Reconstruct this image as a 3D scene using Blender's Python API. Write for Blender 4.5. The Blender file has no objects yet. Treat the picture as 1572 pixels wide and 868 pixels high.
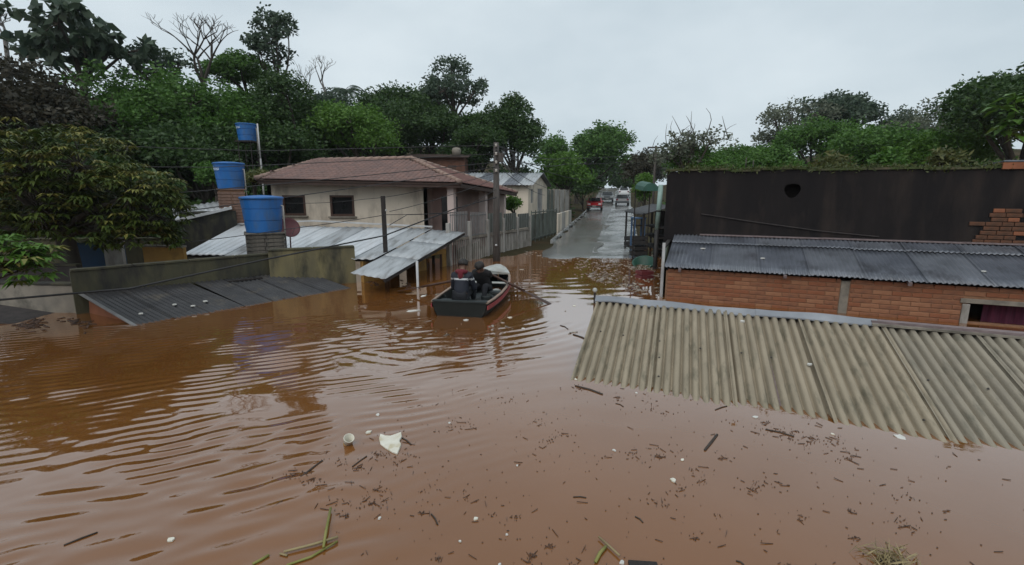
import bpy, bmesh, math, random
import numpy as np
from mathutils import Vector, Matrix

random.seed(7)
RNG = np.random.default_rng(11)
scene = bpy.context.scene
C = scene.collection
R = math.radians

# ------------------------------------------------------------------ camera
CAM_H = 2.5            # eye height above the flood water, metres
PITCH = R(10.4)
FPX = 730.0            # focal length in photo pixels (photo 1572 x 868)
cam_d = bpy.data.cameras.new('camera')
cam_d.sensor_width = 36.0
cam_d.lens = 36.0 * FPX / 1572.0
cam_d.clip_start = 0.05
cam_d.clip_end = 3000
cam = bpy.data.objects.new('camera', cam_d)
C.objects.link(cam)
cam.location = (0, 0, CAM_H)
cam.rotation_euler = (R(90) - PITCH, 0, 0)
scene.camera = cam

# ------------------------------------------------------------------ world: even overcast sky
SUN_EL, SUN_AZ = R(50), R(200)
world = bpy.data.worlds.new('World')
scene.world = world
world.use_nodes = True
wn = world.node_tree.nodes
wl = world.node_tree.links
wn.clear()
w_out = wn.new('ShaderNodeOutputWorld')
w_bg = wn.new('ShaderNodeBackground')
w_bg.inputs['Strength'].default_value = 0.1
w_sky = wn.new('ShaderNodeTexSky')
w_sky.sky_type = 'NISHITA'
w_sky.sun_disc = False
w_sky.sun_elevation = SUN_EL
w_sky.sun_rotation = SUN_AZ
w_sky.dust_density = 4.0
w_co = wn.new('ShaderNodeTexCoord')
w_map = wn.new('ShaderNodeMapping')
w_map.inputs['Scale'].default_value = (1.0, 1.0, 2.2)
w_noise = wn.new('ShaderNodeTexNoise')
w_noise.inputs['Scale'].default_value = 1.9
w_noise.inputs['Detail'].default_value = 4.0
w_noise.inputs['Roughness'].default_value = 0.58
w_ramp = wn.new('ShaderNodeValToRGB')
w_ramp.color_ramp.elements[0].position = 0.3
w_ramp.color_ramp.elements[0].color = (0.56, 0.66, 0.725, 1)
w_ramp.color_ramp.elements[1].position = 0.72
w_ramp.color_ramp.elements[1].color = (0.76, 0.85, 0.90, 1)
w_mul = wn.new('ShaderNodeVectorMath')
w_mul.operation = 'SCALE'
w_mul.inputs['Scale'].default_value = 10.0
w_mix = wn.new('ShaderNodeMix')
w_mix.data_type = 'RGBA'
w_mix.inputs['Factor'].default_value = 0.92
wl.new(w_co.outputs['Generated'], w_map.inputs['Vector'])
wl.new(w_map.outputs['Vector'], w_noise.inputs['Vector'])
wl.new(w_noise.outputs['Fac'], w_ramp.inputs['Fac'])
wl.new(w_ramp.outputs['Color'], w_mul.inputs[0])
wl.new(w_sky.outputs['Color'], w_mix.inputs['A'])
wl.new(w_mul.outputs['Vector'], w_mix.inputs['B'])
wl.new(w_mix.outputs['Result'], w_bg.inputs['Color'])
wl.new(w_bg.outputs['Background'], w_out.inputs['Surface'])

sun_d = bpy.data.lights.new('sun', 'SUN')
sun_d.energy = 1.4
sun_d.angle = R(60)
sun_d.color = (1.0, 0.97, 0.93)
sun = bpy.data.objects.new('sun', sun_d)
C.objects.link(sun)
sun.rotation_euler = (R(90) - SUN_EL, 0, R(-20))

scene.view_settings.view_transform = 'Standard'
scene.view_settings.look = 'None'
scene.view_settings.exposure = 0.0
scene.view_settings.gamma = 1.0
scene.view_settings.use_curve_mapping = False
scene.render.engine = 'CYCLES'
scene.cycles.use_denoising = True
scene.cycles.max_bounces = 6
scene.cycles.diffuse_bounces = 3
scene.cycles.glossy_bounces = 3
scene.cycles.transmission_bounces = 4
scene.cycles.transparent_max_bounces = 4
scene.cycles.caustics_reflective = False
scene.cycles.caustics_refractive = False

# ------------------------------------------------------------------ survey helpers (photo measurement -> metres)
def _ray(px, py):
    a = (px - 786) / FPX
    b = (434 - py) / FPX
    return a, math.cos(PITCH) + b * math.sin(PITCH), -math.sin(PITCH) + b * math.cos(PITCH)
def gp(px, py, z=0.0):
    d = _ray(px, py)
    t = (z - CAM_H) / d[2]
    return Vector((d[0] * t, d[1] * t, z))
def at(px, py, Y):
    d = _ray(px, py)
    t = Y / d[1]
    return Vector((d[0] * t, Y, CAM_H + d[2] * t))

def V(*a):
    return Vector(a)
def smooth(t):
    t = np.clip(t, 0, 1)
    return t * t * (3 - 2 * t)

# ------------------------------------------------------------------ materials
def mat(name, c1, c2=None, rough=0.7, scale=4.0, bump=0.0, bscale=None, detail=6, metal=0.0, spec=0.4,
        stain=None, sscale=1.2, slo=0.5, shi=0.65, rough2=None, stretch=None, island=False, coat=0.0, ior=None, distortion=0.0, turn=None):
    m = bpy.data.materials.new(name)
    m.use_nodes = True
    nt = m.node_tree
    n, l = nt.nodes, nt.links
    b = n['Principled BSDF']
    b.inputs['Roughness'].default_value = rough
    b.inputs['Metallic'].default_value = metal
    b.inputs['Specular IOR Level'].default_value = spec
    if coat:
        b.inputs['Coat Weight'].default_value = coat
        b.inputs['Coat Roughness'].default_value = 0.08
    if ior:
        b.inputs['IOR'].default_value = ior
    if c2 is None:
        c2 = tuple(x * 0.8 for x in c1)
    tc = n.new('ShaderNodeTexCoord')
    vec = tc.outputs['Object']
    if turn is not None:
        m0 = n.new('ShaderNodeMapping')
        m0.inputs['Rotation'].default_value = (0, 0, turn)
        l.new(vec, m0.inputs['Vector'])
        vec = m0.outputs['Vector']
    if stretch:
        mp = n.new('ShaderNodeMapping')
        mp.inputs['Scale'].default_value = stretch
        l.new(vec, mp.inputs['Vector'])
        vec = mp.outputs['Vector']
    mx = n.new('ShaderNodeMix')
    mx.data_type = 'RGBA'
    mx.inputs['A'].default_value = (*c1, 1)
    mx.inputs['B'].default_value = (*c2, 1)
    no = n.new('ShaderNodeTexNoise')
    no.inputs['Scale'].default_value = scale
    no.inputs['Detail'].default_value = detail
    no.inputs['Distortion'].default_value = distortion
    l.new(vec, no.inputs['Vector'])
    if island:
        ge = n.new('ShaderNodeNewGeometry')
        l.new(ge.outputs['Random Per Island'], mx.inputs['Factor'])
    else:
        rp = n.new('ShaderNodeValToRGB')
        rp.color_ramp.elements[0].position = 0.32
        rp.color_ramp.elements[1].position = 0.68
        l.new(no.outputs['Fac'], rp.inputs['Fac'])
        l.new(rp.outputs['Color'], mx.inputs['Factor'])
    col = mx.outputs['Result']
    if stain is not None:
        sn = n.new('ShaderNodeTexNoise')
        sn.inputs['Scale'].default_value = sscale
        sn.inputs['Detail'].default_value = 8
        sn.inputs['Roughness'].default_value = 0.62
        l.new(vec, sn.inputs['Vector'])
        sr = n.new('ShaderNodeValToRGB')
        sr.color_ramp.elements[0].position = slo
        sr.color_ramp.elements[1].position = shi
        l.new(sn.outputs['Fac'], sr.inputs['Fac'])
        m2 = n.new('ShaderNodeMix')
        m2.data_type = 'RGBA'
        m2.inputs['B'].default_value = (*stain, 1)
        l.new(sr.outputs['Color'], m2.inputs['Factor'])
        l.new(col, m2.inputs['A'])
        col = m2.outputs['Result']
        if rough2 is not None:
            m3 = n.new('ShaderNodeMix')
            m3.inputs['A'].default_value = rough
            m3.inputs['B'].default_value = rough2
            l.new(sr.outputs['Color'], m3.inputs['Factor'])
            l.new(m3.outputs['Result'], b.inputs['Roughness'])
    l.new(col, b.inputs['Base Color'])
    if bump:
        bn = n.new('ShaderNodeTexNoise')
        bn.inputs['Scale'].default_value = bscale or scale * 3
        bn.inputs['Detail'].default_value = 5
        l.new(vec, bn.inputs['Vector'])
        bp = n.new('ShaderNodeBump')
        bp.inputs['Strength'].default_value = bump
        bp.inputs['Distance'].default_value = 0.02
        l.new(bn.outputs['Fac'], bp.inputs['Height'])
        l.new(bp.outputs['Normal'], b.inputs['Normal'])
    return m

def leafmat(name, c1, c2, rough=0.5):
    m = mat(name, c1, c2, rough=rough, island=True, spec=0.35)
    n, l = m.node_tree.nodes, m.node_tree.links
    b = n['Principled BSDF']
    tr = n.new('ShaderNodeBsdfTranslucent')
    src = b.inputs['Base Color'].links[0].from_socket
    l.new(src, tr.inputs['Color'])
    ms = n.new('ShaderNodeMixShader')
    ms.inputs['Fac'].default_value = 0.25
    l.new(b.outputs['BSDF'], ms.inputs[1])
    l.new(tr.outputs['BSDF'], ms.inputs[2])
    l.new(ms.outputs['Shader'], n['Material Output'].inputs['Surface'])
    return m

M = {}
M['leaf_dark'] = leafmat('leaf_dark', (0.022, 0.055, 0.014), (0.050, 0.099, 0.020))
M['leaf_mid'] = leafmat('leaf_mid', (0.040, 0.104, 0.017), (0.084, 0.182, 0.027))
M['leaf_light'] = leafmat('leaf_light', (0.058, 0.140, 0.016), (0.105, 0.207, 0.029))
M['leaf_olive'] = leafmat('leaf_olive', (0.055, 0.075, 0.022), (0.13, 0.13, 0.04))
M['leaf_olive_dark'] = leafmat('leaf_olive_dark', (0.034, 0.061, 0.011), (0.085, 0.111, 0.020))
M['leaf_flush'] = leafmat('leaf_flush', (0.15, 0.17, 0.035), (0.24, 0.21, 0.06))
M['leaf_brown'] = leafmat('leaf_brown', (0.028, 0.028, 0.017), (0.053, 0.045, 0.026))
M['leaf_blue'] = leafmat('leaf_blue', (0.036, 0.064, 0.043), (0.071, 0.106, 0.062))
M['leaf_grey'] = leafmat('leaf_grey', (0.077, 0.097, 0.064), (0.155, 0.168, 0.116))
M['bark'] = mat('bark', (0.035, 0.028, 0.022), (0.07, 0.06, 0.05), rough=0.9, scale=8, bump=0.5, stretch=(1, 1, 0.3))
M['bark_pale'] = mat('bark_pale', (0.13, 0.12, 0.11), (0.20, 0.19, 0.18), rough=0.9, scale=8)
M['moss'] = leafmat('moss', (0.04, 0.06, 0.015), (0.09, 0.10, 0.03))

# ------------------------------------------------------------------ tagging and mesh helpers
def tag(o, label=None, cat=None, group=None, kind=None):
    if label: o['label'] = label
    if cat: o['category'] = cat
    if group: o['group'] = group
    if kind: o['kind'] = kind
    return o
def empty(name, loc=(0, 0, 0), rz=0.0, label=None, cat=None, group=None):
    o = bpy.data.objects.new(name, None)
    o.empty_display_size = 0.2
    C.objects.link(o)
    o.location = loc
    o.rotation_euler = (0, 0, rz)
    return tag(o, label, cat, group)
def link(name, me, m=None, parent=None, smoothed=False):
    o = bpy.data.objects.new(name, me)
    if m is not None and not me.materials:
        me.materials.append(M[m] if isinstance(m, str) else m)
    C.objects.link(o)
    if parent is not None:
        o.parent = parent
    if smoothed:
        me.polygons.foreach_set('use_smooth', [True] * len(me.polygons))
    return o
def np_mesh(name, verts, quads):
    me = bpy.data.meshes.new(name)
    nv, nq = len(verts), len(quads)
    me.vertices.add(nv)
    me.vertices.foreach_set('co', np.asarray(verts, dtype=np.float32).ravel())
    me.loops.add(nq * 4)
    me.loops.foreach_set('vertex_index', np.asarray(quads, dtype=np.int32).ravel())
    me.polygons.add(nq)
    me.polygons.foreach_set('loop_start', np.arange(0, nq * 4, 4, dtype=np.int32))
    me.update(calc_edges=True)
    return me

class MB:
    """collects simple solids into one mesh"""
    def __init__(s):
        s.v, s.f = [], []
    def add(s, vs, fs):
        o = len(s.v)
        s.v += [tuple(p) for p in vs]
        s.f += [tuple(i + o for i in f) for f in fs]
        return s
    def box(s, c, d, rz=0.0, m=None):
        x, y, z = (k / 2 for k in d)
        P = [Vector((i, j, k)) for k in (-z, z) for j in (-y, y) for i in (-x, x)]
        T = m if m is not None else Matrix.Rotation(rz, 3, 'Z')
        P = [T @ p + Vector(c) for p in P]
        return s.add(P, [(0, 2, 3, 1), (4, 5, 7, 6), (0, 1, 5, 4), (2, 6, 7, 3), (0, 4, 6, 2), (1, 3, 7, 5)])
    def beam(s, a, b, w, h, up=(0, 0, 1)):
        a, b = Vector(a), Vector(b)
        d = (b - a)
        L = d.length
        d.normalize()
        sd = d.cross(Vector(up))
        if sd.length < 1e-4: sd = Vector((1, 0, 0))
        sd.normalize()
        u = sd.cross(d)
        P = []
        for e in (a, b):
            for j, k in ((-1, -1), (1, -1), (1, 1), (-1, 1)):
                P.append(e + sd * (w / 2 * j) + u * (h / 2 * k))
        return s.add(P, [(3, 2, 1, 0), (4, 5, 6, 7), (0, 1, 5, 4), (1, 2, 6, 5), (2, 3, 7, 6), (3, 0, 4, 7)])
    def tube(s, pts, rad, n=6, caps=True):
        pts = [Vector(p) for p in pts]
        if not hasattr(rad, '__len__'): rad = [rad] * len(pts)
        rings = []
        o = len(s.v)
        prev = None
        for i, p in enumerate(pts):
            t = (pts[min(i + 1, len(pts) - 1)] - pts[max(i - 1, 0)])
            if t.length < 1e-6: t = Vector((0, 0, 1))
            t.normalize()
            if prev is None:
                a = t.orthogonal().normalized()
            else:
                a = (prev - t * prev.dot(t))
                a = a.normalized() if a.length > 1e-5 else t.orthogonal().normalized()
            prev = a
            b = t.cross(a)
            for k in range(n):
                q = 2 * math.pi * k / n
                s.v.append(tuple(p + (a * math.cos(q) + b * math.sin(q)) * rad[i]))
        for i in range(len(pts) - 1):
            for k in range(n):
                k2 = (k + 1) % n
                s.f.append((o + i * n + k, o + i * n + k2, o + (i + 1) * n + k2, o + (i + 1) * n + k))
        if caps:
            s.f.append(tuple(o + k for k in range(n))[::-1])
            s.f.append(tuple(o + (len(pts) - 1) * n + k for k in range(n)))
        return s
    def lathe(s, prof, c=(0, 0, 0), n=20):
        o = len(s.v)
        for r, z in prof:
            for k in range(n):
                q = 2 * math.pi * k / n
                s.v.append((c[0] + r * math.cos(q), c[1] + r * math.sin(q), c[2] + z))
        for i in range(len(prof) - 1):
            for k in range(n):
                k2 = (k + 1) % n
                s.f.append((o + i * n + k, o + i * n + k2, o + (i + 1) * n + k2, o + (i + 1) * n + k))
        return s
    def prism(s, poly, z0, z1):
        n = len(poly)
        P = [(p[0], p[1], z0) for p in poly] + [(p[0], p[1], z1) for p in poly]
        F = [tuple(range(n))[::-1], tuple(range(n, 2 * n))]
        F += [(i, (i + 1) % n, n + (i + 1) % n, n + i) for i in range(n)]
        return s.add(P, F)
    def slab(s, corners, t):
        """a thick slab from a 3-D polygon, thickness t against its normal"""
        cs = [Vector(c) for c in corners]
        n = (cs[1] - cs[0]).cross(cs[-1] - cs[0]).normalized()
        k = len(cs)
        P = cs + [c - n * t for c in cs]
        F = [tuple(range(k)), tuple(range(k, 2 * k))[::-1]]
        F += [((i + 1) % k, i, k + i, k + (i + 1) % k) for i in range(k)]
        return s.add(P, F)
    def build(s, name, m, parent=None, smoothed=False, bevel=0.0):
        me = bpy.data.meshes.new(name)
        me.from_pydata(s.v, [], s.f)
        me.update()
        if bevel:
            bm = bmesh.new(); bm.from_mesh(me)
            bmesh.ops.bevel(bm, geom=bm.edges[:], offset=bevel, segments=1, affect='EDGES')
            bm.to_mesh(me); bm.free()
        return link(name, me, m, parent, smoothed)

def corrugated(name, fl, fr, br, bl, pitch, amp, m, parent, rows=6, thick=0.008, lift=0.0, seg=6, sharp=1.0, sag=0.0, harm=0.0, rag=0.0):
    """a corrugated sheet on the quad front-left, front-right, back-right, back-left; ribs run front to back"""
    fl, fr, br, bl = (Vector(p) for p in (fl, fr, br, bl))
    nrm = (fr - fl).cross(bl - fl).normalized()
    if nrm.z < 0: nrm = -nrm
    waves = max(1, round((fr - fl).length / pitch))
    nu = waves * seg + 1
    top, bot, quads = [], [], []
    ph = random.random() * 6
    ragd = [random.uniform(-rag, rag) for _ in range(nu)]
    for j in range(rows + 1):
        v = j / rows
        for i in range(nu):
            u = i / (nu - 1)
            p = (fl * (1 - u) + fr * u) * (1 - v) + (bl * (1 - u) + br * u) * v
            c = math.cos(2 * math.pi * waves * u)
            w = (math.copysign(abs(c) ** sharp, c) if sharp < 2 else 1 - 2 * (0.5 - 0.5 * c) ** (sharp - 1)) + harm * math.cos(4 * math.pi * waves * u)
            s_ = math.sin(math.pi * v) * sag + 0.3 * amp * math.sin(u * 5 + v * 4 + ph) * (0.3 + 0.7 * math.sin(math.pi * v))
            q = p + nrm * (amp * w + lift - s_)
            if j == 0 and rag: q += (fl - bl).normalized() * ragd[i]
            top.append(q)
            bot.append(q - nrm * thick)
    nt = len(top)
    for j in range(rows):
        for i in range(nu - 1):
            a = j * nu + i
            quads.append((a, a + 1, a + nu + 1, a + nu))
            quads.append((nt + a, nt + a + nu, nt + a + nu + 1, nt + a + 1))
    for i in range(nu - 1):
        quads.append((nt + i, nt + i + 1, i + 1, i))
        k = rows * nu + i
        quads.append((k, k + 1, nt + k + 1, nt + k))
    for j in range(rows):
        a = j * nu
        quads.append((a, a + nu, nt + a + nu, nt + a))
        k = a + nu - 1
        quads.append((k, nt + k, nt + k + nu, k + nu))
    me = np_mesh(name, [tuple(p) for p in top + bot], quads)
    return link(name, me, m, parent, True)

def lerp(a, b, t):
    return Vector(a) * (1 - t) + Vector(b) * t
def sheet_row(name, fl, fr, br, bl, n, pitch, amp, m, parent, overlap=0.035, step=0.006, **kw):
    """a row of overlapping sheets across a roof quad"""
    W = (Vector(fr) - Vector(fl)).length
    o = overlap / W
    out = []
    for i in range(n):
        u0, u1 = i / n, min(1, (i + 1) / n + o)
        j = random.uniform(-0.02, 0.02)
        d = (Vector(fl) - Vector(bl)).normalized() * j
        mm = m if isinstance(m, str) else m[i % len(m)]
        out.append(corrugated(name, lerp(fl, fr, u0) + d, lerp(fl, fr, u1) + d, lerp(bl, br, u1), lerp(bl, br, u0),
                              pitch, amp, mm, parent, lift=step * (i % 2), **kw))
    return out

def cutcells(width, z0, z1, holes):
    xs = sorted({0.0, width, *[h[0] for h in holes], *[h[1] for h in holes]})
    zs = sorted({z0, z1, *[h[2] for h in holes], *[h[3] for h in holes]})
    for i in range(len(xs) - 1):
        run = None
        for k in range(len(zs) - 1):
            cx, cz = (xs[i] + xs[i + 1]) / 2, (zs[k] + zs[k + 1]) / 2
            if any(h[0] < cx < h[1] and h[2] < cz < h[3] for h in holes):
                if run: yield run; run = None
                continue
            run = (xs[i], xs[i + 1], run[2] if run else zs[k], zs[k + 1])
        if run: yield run
def wall_mesh(a, b, z0, z1, t, holes=()):
    """wall from a to b (plan points), its outer face on the line; holes are (u0,u1,z0,z1)"""
    a, b = Vector((a[0], a[1], 0)), Vector((b[0], b[1], 0))
    d = (b - a)
    L = d.length
    d.normalize()
    nin = Vector((-d.y, d.x, 0))
    mb = MB()
    for u0, u1, q0, q1 in cutcells(L, z0, z1, list(holes)):
        p = [a + d * u0, a + d * u1, a + d * u1 + nin * t, a + d * u0 + nin * t]
        mb.prism([(k.x, k.y) for k in p], q0, q1)
    return mb, a, d, nin

# ================================================================== SETTING
ROAD_Y = [-60, 0, 12, 19.4, 30, 45, 59, 75, 100, 130, 400, 1500]
ROAD_Z = [-2.2, -1.5, -0.55, 0.0, 0.22, 0.45, 0.77, 1.8, 3.8, 4.4, 5.0, 6.0]
def road_z(Y):
    return np.interp(Y, ROAD_Y, ROAD_Z)
def road_l(Y):
    return 1.1 + 0.212 * (Y - 19.4)
def road_r(Y):
    return 5.1 + 0.240 * (Y - 19.4)
def terrain_z(X, Y):
    X, Y = np.asarray(X, float), np.asarray(Y, float)
    z = road_z(Y)
    dl = road_l(Y) - X
    dr = X - road_r(Y)
    near = smooth((np.maximum(dl, dr) + 0.6) / 1.2)
    yard = 0.12 * smooth((dl - 0.3) / 2.0) * smooth((Y - 15) / 6)
    hl = 8.5 * smooth((dl - 5) / 34) * smooth((Y - 26) / 34)
    hr = 7.0 * smooth((dr - 3) / 40) * smooth((Y - 17) / 40)
    n = 0.10 * np.sin(X * 0.9 + 1.3) * np.sin(Y * 0.8) + 0.05 * np.sin(X * 2.3 + Y * 1.7)
    return z - 0.05 + yard + hl + hr + n * near * smooth((Y - 18) / 12)

M['soil'] = mat('soil', (0.075, 0.045, 0.026), (0.045, 0.04, 0.02), rough=0.95, scale=1.5, bump=0.6, bscale=6, spec=0.05,
                stain=(0.040, 0.034, 0.018), sscale=0.5, slo=0.38, shi=0.5)
M['concrete_road'] = mat('concrete_road', (0.28, 0.285, 0.285), (0.37, 0.375, 0.375), rough=0.28, scale=1.3, bump=0.15, bscale=14,
                         stain=(0.15, 0.15, 0.15), sscale=0.45, slo=0.42, shi=0.62, rough2=0.10, spec=0.7)
M['asphalt'] = mat('asphalt', (0.10, 0.095, 0.088), (0.15, 0.143, 0.132), rough=0.22, scale=1.1, bump=0.2, bscale=16,
                   stain=(0.12, 0.085, 0.06), sscale=0.35, slo=0.52, shi=0.66, rough2=0.16, spec=0.6)

def axis(fine0, fine1, step, outer):
    a = [fine0 - outer * t for t in (1.0, 0.5, 0.25, 0.12, 0.06, 0.025)]
    return np.array(a + list(np.arange(fine0, fine1 + 1e-6, step)) + [fine1 + outer * t for t in (0.025, 0.06, 0.12, 0.25, 0.5, 1.0)])
def grid_mesh(name, xs, ys, zf):
    X, Y = np.meshgrid(xs, ys)
    Z = zf(X, Y)
    nx, ny = len(xs), len(ys)
    v = np.stack([X.ravel(), Y.ravel(), Z.ravel()], 1)
    i, j = np.meshgrid(np.arange(nx - 1), np.arange(ny - 1))
    a = (j * nx + i).ravel()
    return np_mesh(name, v, np.stack([a, a + 1, a + nx + 1, a + nx], 1))

g = link('ground', grid_mesh('ground', axis(-60, 70, 1.0, 1400), axis(-20, 120, 1.0, 1400), terrain_z), 'soil', None, True)
tag(g, kind='structure')

# road: two strips, wet concrete on the right and patched asphalt on the left, crack between them
def road_strip(name, f0, f1, y0, y1, lift, m, n_u=6, step=0.5, wob=0.0):
    ys = np.arange(y0, y1, step)
    P, Q = [], []
    for k, y in enumerate(ys):
        for i in range(n_u + 1):
            u = f0 + (f1 - f0) * i / n_u
            wx = wob * math.sin(y * 1.7 + i) if i in (0, n_u) else 0
            x = road_l(y) * (1 - u) + road_r(y) * u + wx
            P.append((x, y, float(road_z(y)) + lift + 0.035 * math.sin(y * .83 + i * 1.9) * math.sin(i * .7 + y * .31) - 0.03 * (i == 0)))
    for k in range(len(ys) - 1):
        for i in range(n_u):
            a = k * (n_u + 1) + i
            Q.append((a, a + 1, a + n_u + 2, a + n_u + 1))
    return link(name, np_mesh(name, P, Q), m, None, True)
r1 = road_strip('road', 0.0, 0.60, 12, 150, 0.03, 'asphalt', wob=0.12)
tag(r1, kind='structure')
pav = empty('pavement')
pav['kind'] = 'structure'
# the right lane is cast in slabs with open joints
yy = 14.0
si = 0
while yy < 110:
    Ls = 3.2 + 0.5 * random.random() if yy < 60 else 8.0
    P, F = [], []
    n_v = 3
    jit = random.uniform(-0.03, 0.012)
    tops = []
    for k in range(n_v + 1):
        y = yy + (Ls - 0.05) * k / n_v
        for u in (0.53 + random.uniform(-0.004, 0.004), 0.765, 1.0 + random.uniform(-0.006, 0.006)):
            x = road_l(y) * (1 - u) + road_r(y) * u
            tops.append((x, y, float(road_z(y)) + 0.06 + jit))
    nt = len(tops)
    P = tops + [(x, y, z - 0.16) for x, y, z in tops]
    for k in range(n_v):
        for i in range(2):
            a = k * 3 + i
            F.append((a, a + 1, a + 4, a + 3))
    ring = [0, 1, 2] + [5, 8] + [11, 10, 9] + [6, 3]
    for i in range(len(ring)):
        a, b = ring[i], ring[(i + 1) % len(ring)]
        F.append((b, a, a + nt, b + nt))
    mb = MB(); mb.add(P, F)
    mb.build('road_slab', 'concrete_road', pav)
    yy += Ls
kerb = empty('kerb'); kerb['kind'] = 'structure'
for k in range(26):
    y0 = 19.5 + k * 1.6
    for side, fn, off in ((0, road_l, -0.12), (1, road_r, 0.10)):
        if side == 0 and y0 < 24: continue
        a = (fn(y0) + off, y0, float(road_z(y0)) + 0.05)
        b = (fn(y0 + 1.55) + off, y0 + 1.55, float(road_z(y0 + 1.55)) + 0.05)
        mb = MB(); mb.beam(a, b, 0.13, 0.2)
        mb.build('kerb_stone', 'concrete_road', kerb)

# ------------------------------------------------------------------ flood water
M['water'] = mat('water', (0.160, 0.062, 0.015), (0.190, 0.078, 0.024), rough=0.03, scale=0.35, detail=4, spec=0.5, ior=2.05,
                 bump=0.045, bscale=4.5)
# silty body under a mirror-like skin (Fresnel)
_n, _l = M['water'].node_tree.nodes, M['water'].node_tree.links
_b = _n['Principled BSDF']
_b.inputs['Specular IOR Level'].default_value = 0.0
_b.inputs['Roughness'].default_value = 1.0
_gl = _n.new('ShaderNodeBsdfGlossy')
_gl.inputs['Roughness'].default_value = 0.03
_gl.inputs['Color'].default_value = (1.0, 0.95, 0.93, 1)
_fr = _n.new('ShaderNodeFresnel')
_fr.inputs['IOR'].default_value = 1.33
_mu = _n.new('ShaderNodeMath')
_mu.operation = 'MULTIPLY'
_mu.use_clamp = True
_mu.inputs[1].default_value = 2.7
_mx = _n.new('ShaderNodeMixShader')
_mn = _n.new('ShaderNodeMath')
_mn.operation = 'MINIMUM'
_mn.inputs[1].default_value = 0.56
for _t in (_gl, _fr):
    _l.new(_b.inputs['Normal'].links[0].from_socket, _t.inputs['Normal'])
_l.new(_fr.outputs['Fac'], _mu.inputs[0])
_l.new(_mu.outputs[0], _mn.inputs[0])
_l.new(_mn.outputs[0], _mx.inputs['Fac'])
_l.new(_b.outputs['BSDF'], _mx.inputs[1])
_l.new(_gl.outputs['BSDF'], _mx.inputs[2])
_l.new(_mx.outputs['Shader'], _n['Material Output'].inputs['Surface'])
boat_c = np.array([-0.95, 10.3])
def water_z(X, Y):
    def nz(sx, sy, ang, k):
        u = X * math.cos(ang) + Y * math.sin(ang)
        v = -X * math.sin(ang) + Y * math.cos(ang)
        r = np.random.default_rng(k)
        s = 0
        for q in range(5):
            s = s + np.sin(u * sx * r.uniform(.6, 1.5) + r.uniform(0, 6) + 1.1 * np.sin(v * sy * r.uniform(.5, 1.2) + r.uniform(0, 6)))
        return s / 2.2
    r = np.hypot(X - boat_c[0], (Y - boat_c[1]))
    warp = 0.5 * nz(1.2, 1.4, 0.3, 5)
    ringmask = np.exp(-((r - 2.3) / 1.25) ** 2) * smooth((10.6 - Y) / 2.2) * (0.30 + 0.6 * nz(1.5, 1.4, 0.9, 9)).clip(0.0, 1.1)
    h = 0.0036 * np.sin(2 * np.pi * (r + warp * 0.22) / 0.27) * ringmask
    left = smooth((0.9 - X) / 3.8) * smooth((11.5 - Y) / 3.5)
    rg = np.random.default_rng(91)
    wv = 0
    for q in range(22):                                   # wave trains, crests rising to the right
        a = R(rg.normal(21, 15)); lam = rg.uniform(0.14, 0.46)
        cr = -X * math.sin(a) + Y * math.cos(a)
        al = X * math.cos(a) + Y * math.sin(a)
        grp = np.sin(al * rg.uniform(.9, 2.6) + cr * rg.uniform(.4, 2.0) + rg.uniform(0, 6)).clip(0, 1) ** 1.5
        wv = wv + grp * (0.08 + 0.75 * lam) * np.sin(2 * np.pi * cr / lam + 1.5 * np.sin(al * rg.uniform(.8, 2.6) + rg.uniform(0, 6)) + rg.uniform(0, 6))
    st = 0
    for q in range(10):                                   # few short steep wavelets
        a = R(rg.normal(24, 7)); lam = rg.uniform(0.14, 0.20)
        cr = -X * math.sin(a) + Y * math.cos(a)
        al = X * math.cos(a) + Y * math.sin(a)
        m_ = (np.sin(al * rg.uniform(1.2, 2.6) + rg.uniform(0, 6)) * np.sin(cr * rg.uniform(1.2, 2.4) + al * .6 + rg.uniform(0, 6)) - .55).clip(0, 1) / .45
        st = st + m_ * np.sin(2 * np.pi * cr / lam + 0.6 * np.sin(al * 2.2 + rg.uniform(0, 6)) + rg.uniform(0, 6))
    h = h + left * 0.0030 * st
    patch = (0.25 + 0.85 * nz(1.1, 1.0, 1.1, 12)).clip(0.06, 1.2)
    h = h + left * patch * 0.0062 * wv
    h = h + 0.0022 * nz(2.4, 2.0, 0.5, 33) * smooth((14 - Y) / 6) * (0.12 + 0.88 * left)
    h = h + 0.0010 * nz(11.0, 5.0, 1.9, 61) * smooth((r - 1.0) / 1.5) * smooth((7.5 - r) / 3.0)
    h = h + 0.0007 * nz(3.5, 3.0, 1.4, 40)
    h = h + 0.0014 * nz(8.0, 3.0, 1.75, 44) * np.exp(-((X - 0.2) / 3.0) ** 2) * smooth((Y - 9) / 4)
    edge = np.minimum(np.minimum(X + 22, 20 - X), np.minimum(Y - 0.5, 26 - Y))
    return h * smooth(edge / 2.5)
def axis3(a0, f0, f1, a1, fine, coarse, outer):
    a = [a0 - outer * t for t in (1.0, 0.5, 0.25, 0.12, 0.06, 0.025)]
    return np.array(a + list(np.arange(a0, f0, coarse)) + list(np.arange(f0, f1, fine)) + list(np.arange(f1, a1, coarse)) + [a1 + outer * t for t in (0, 0.025, 0.06, 0.12, 0.25, 0.5, 1.0)])
w = link('water', grid_mesh('water', axis3(-22, -8, 2.6, 20, .036, .09, 400), axis3(0.4, 2.3, 9.6, 26, .033, .09, 300), water_z), 'water', None, True)
tag(w, kind='structure')

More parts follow.
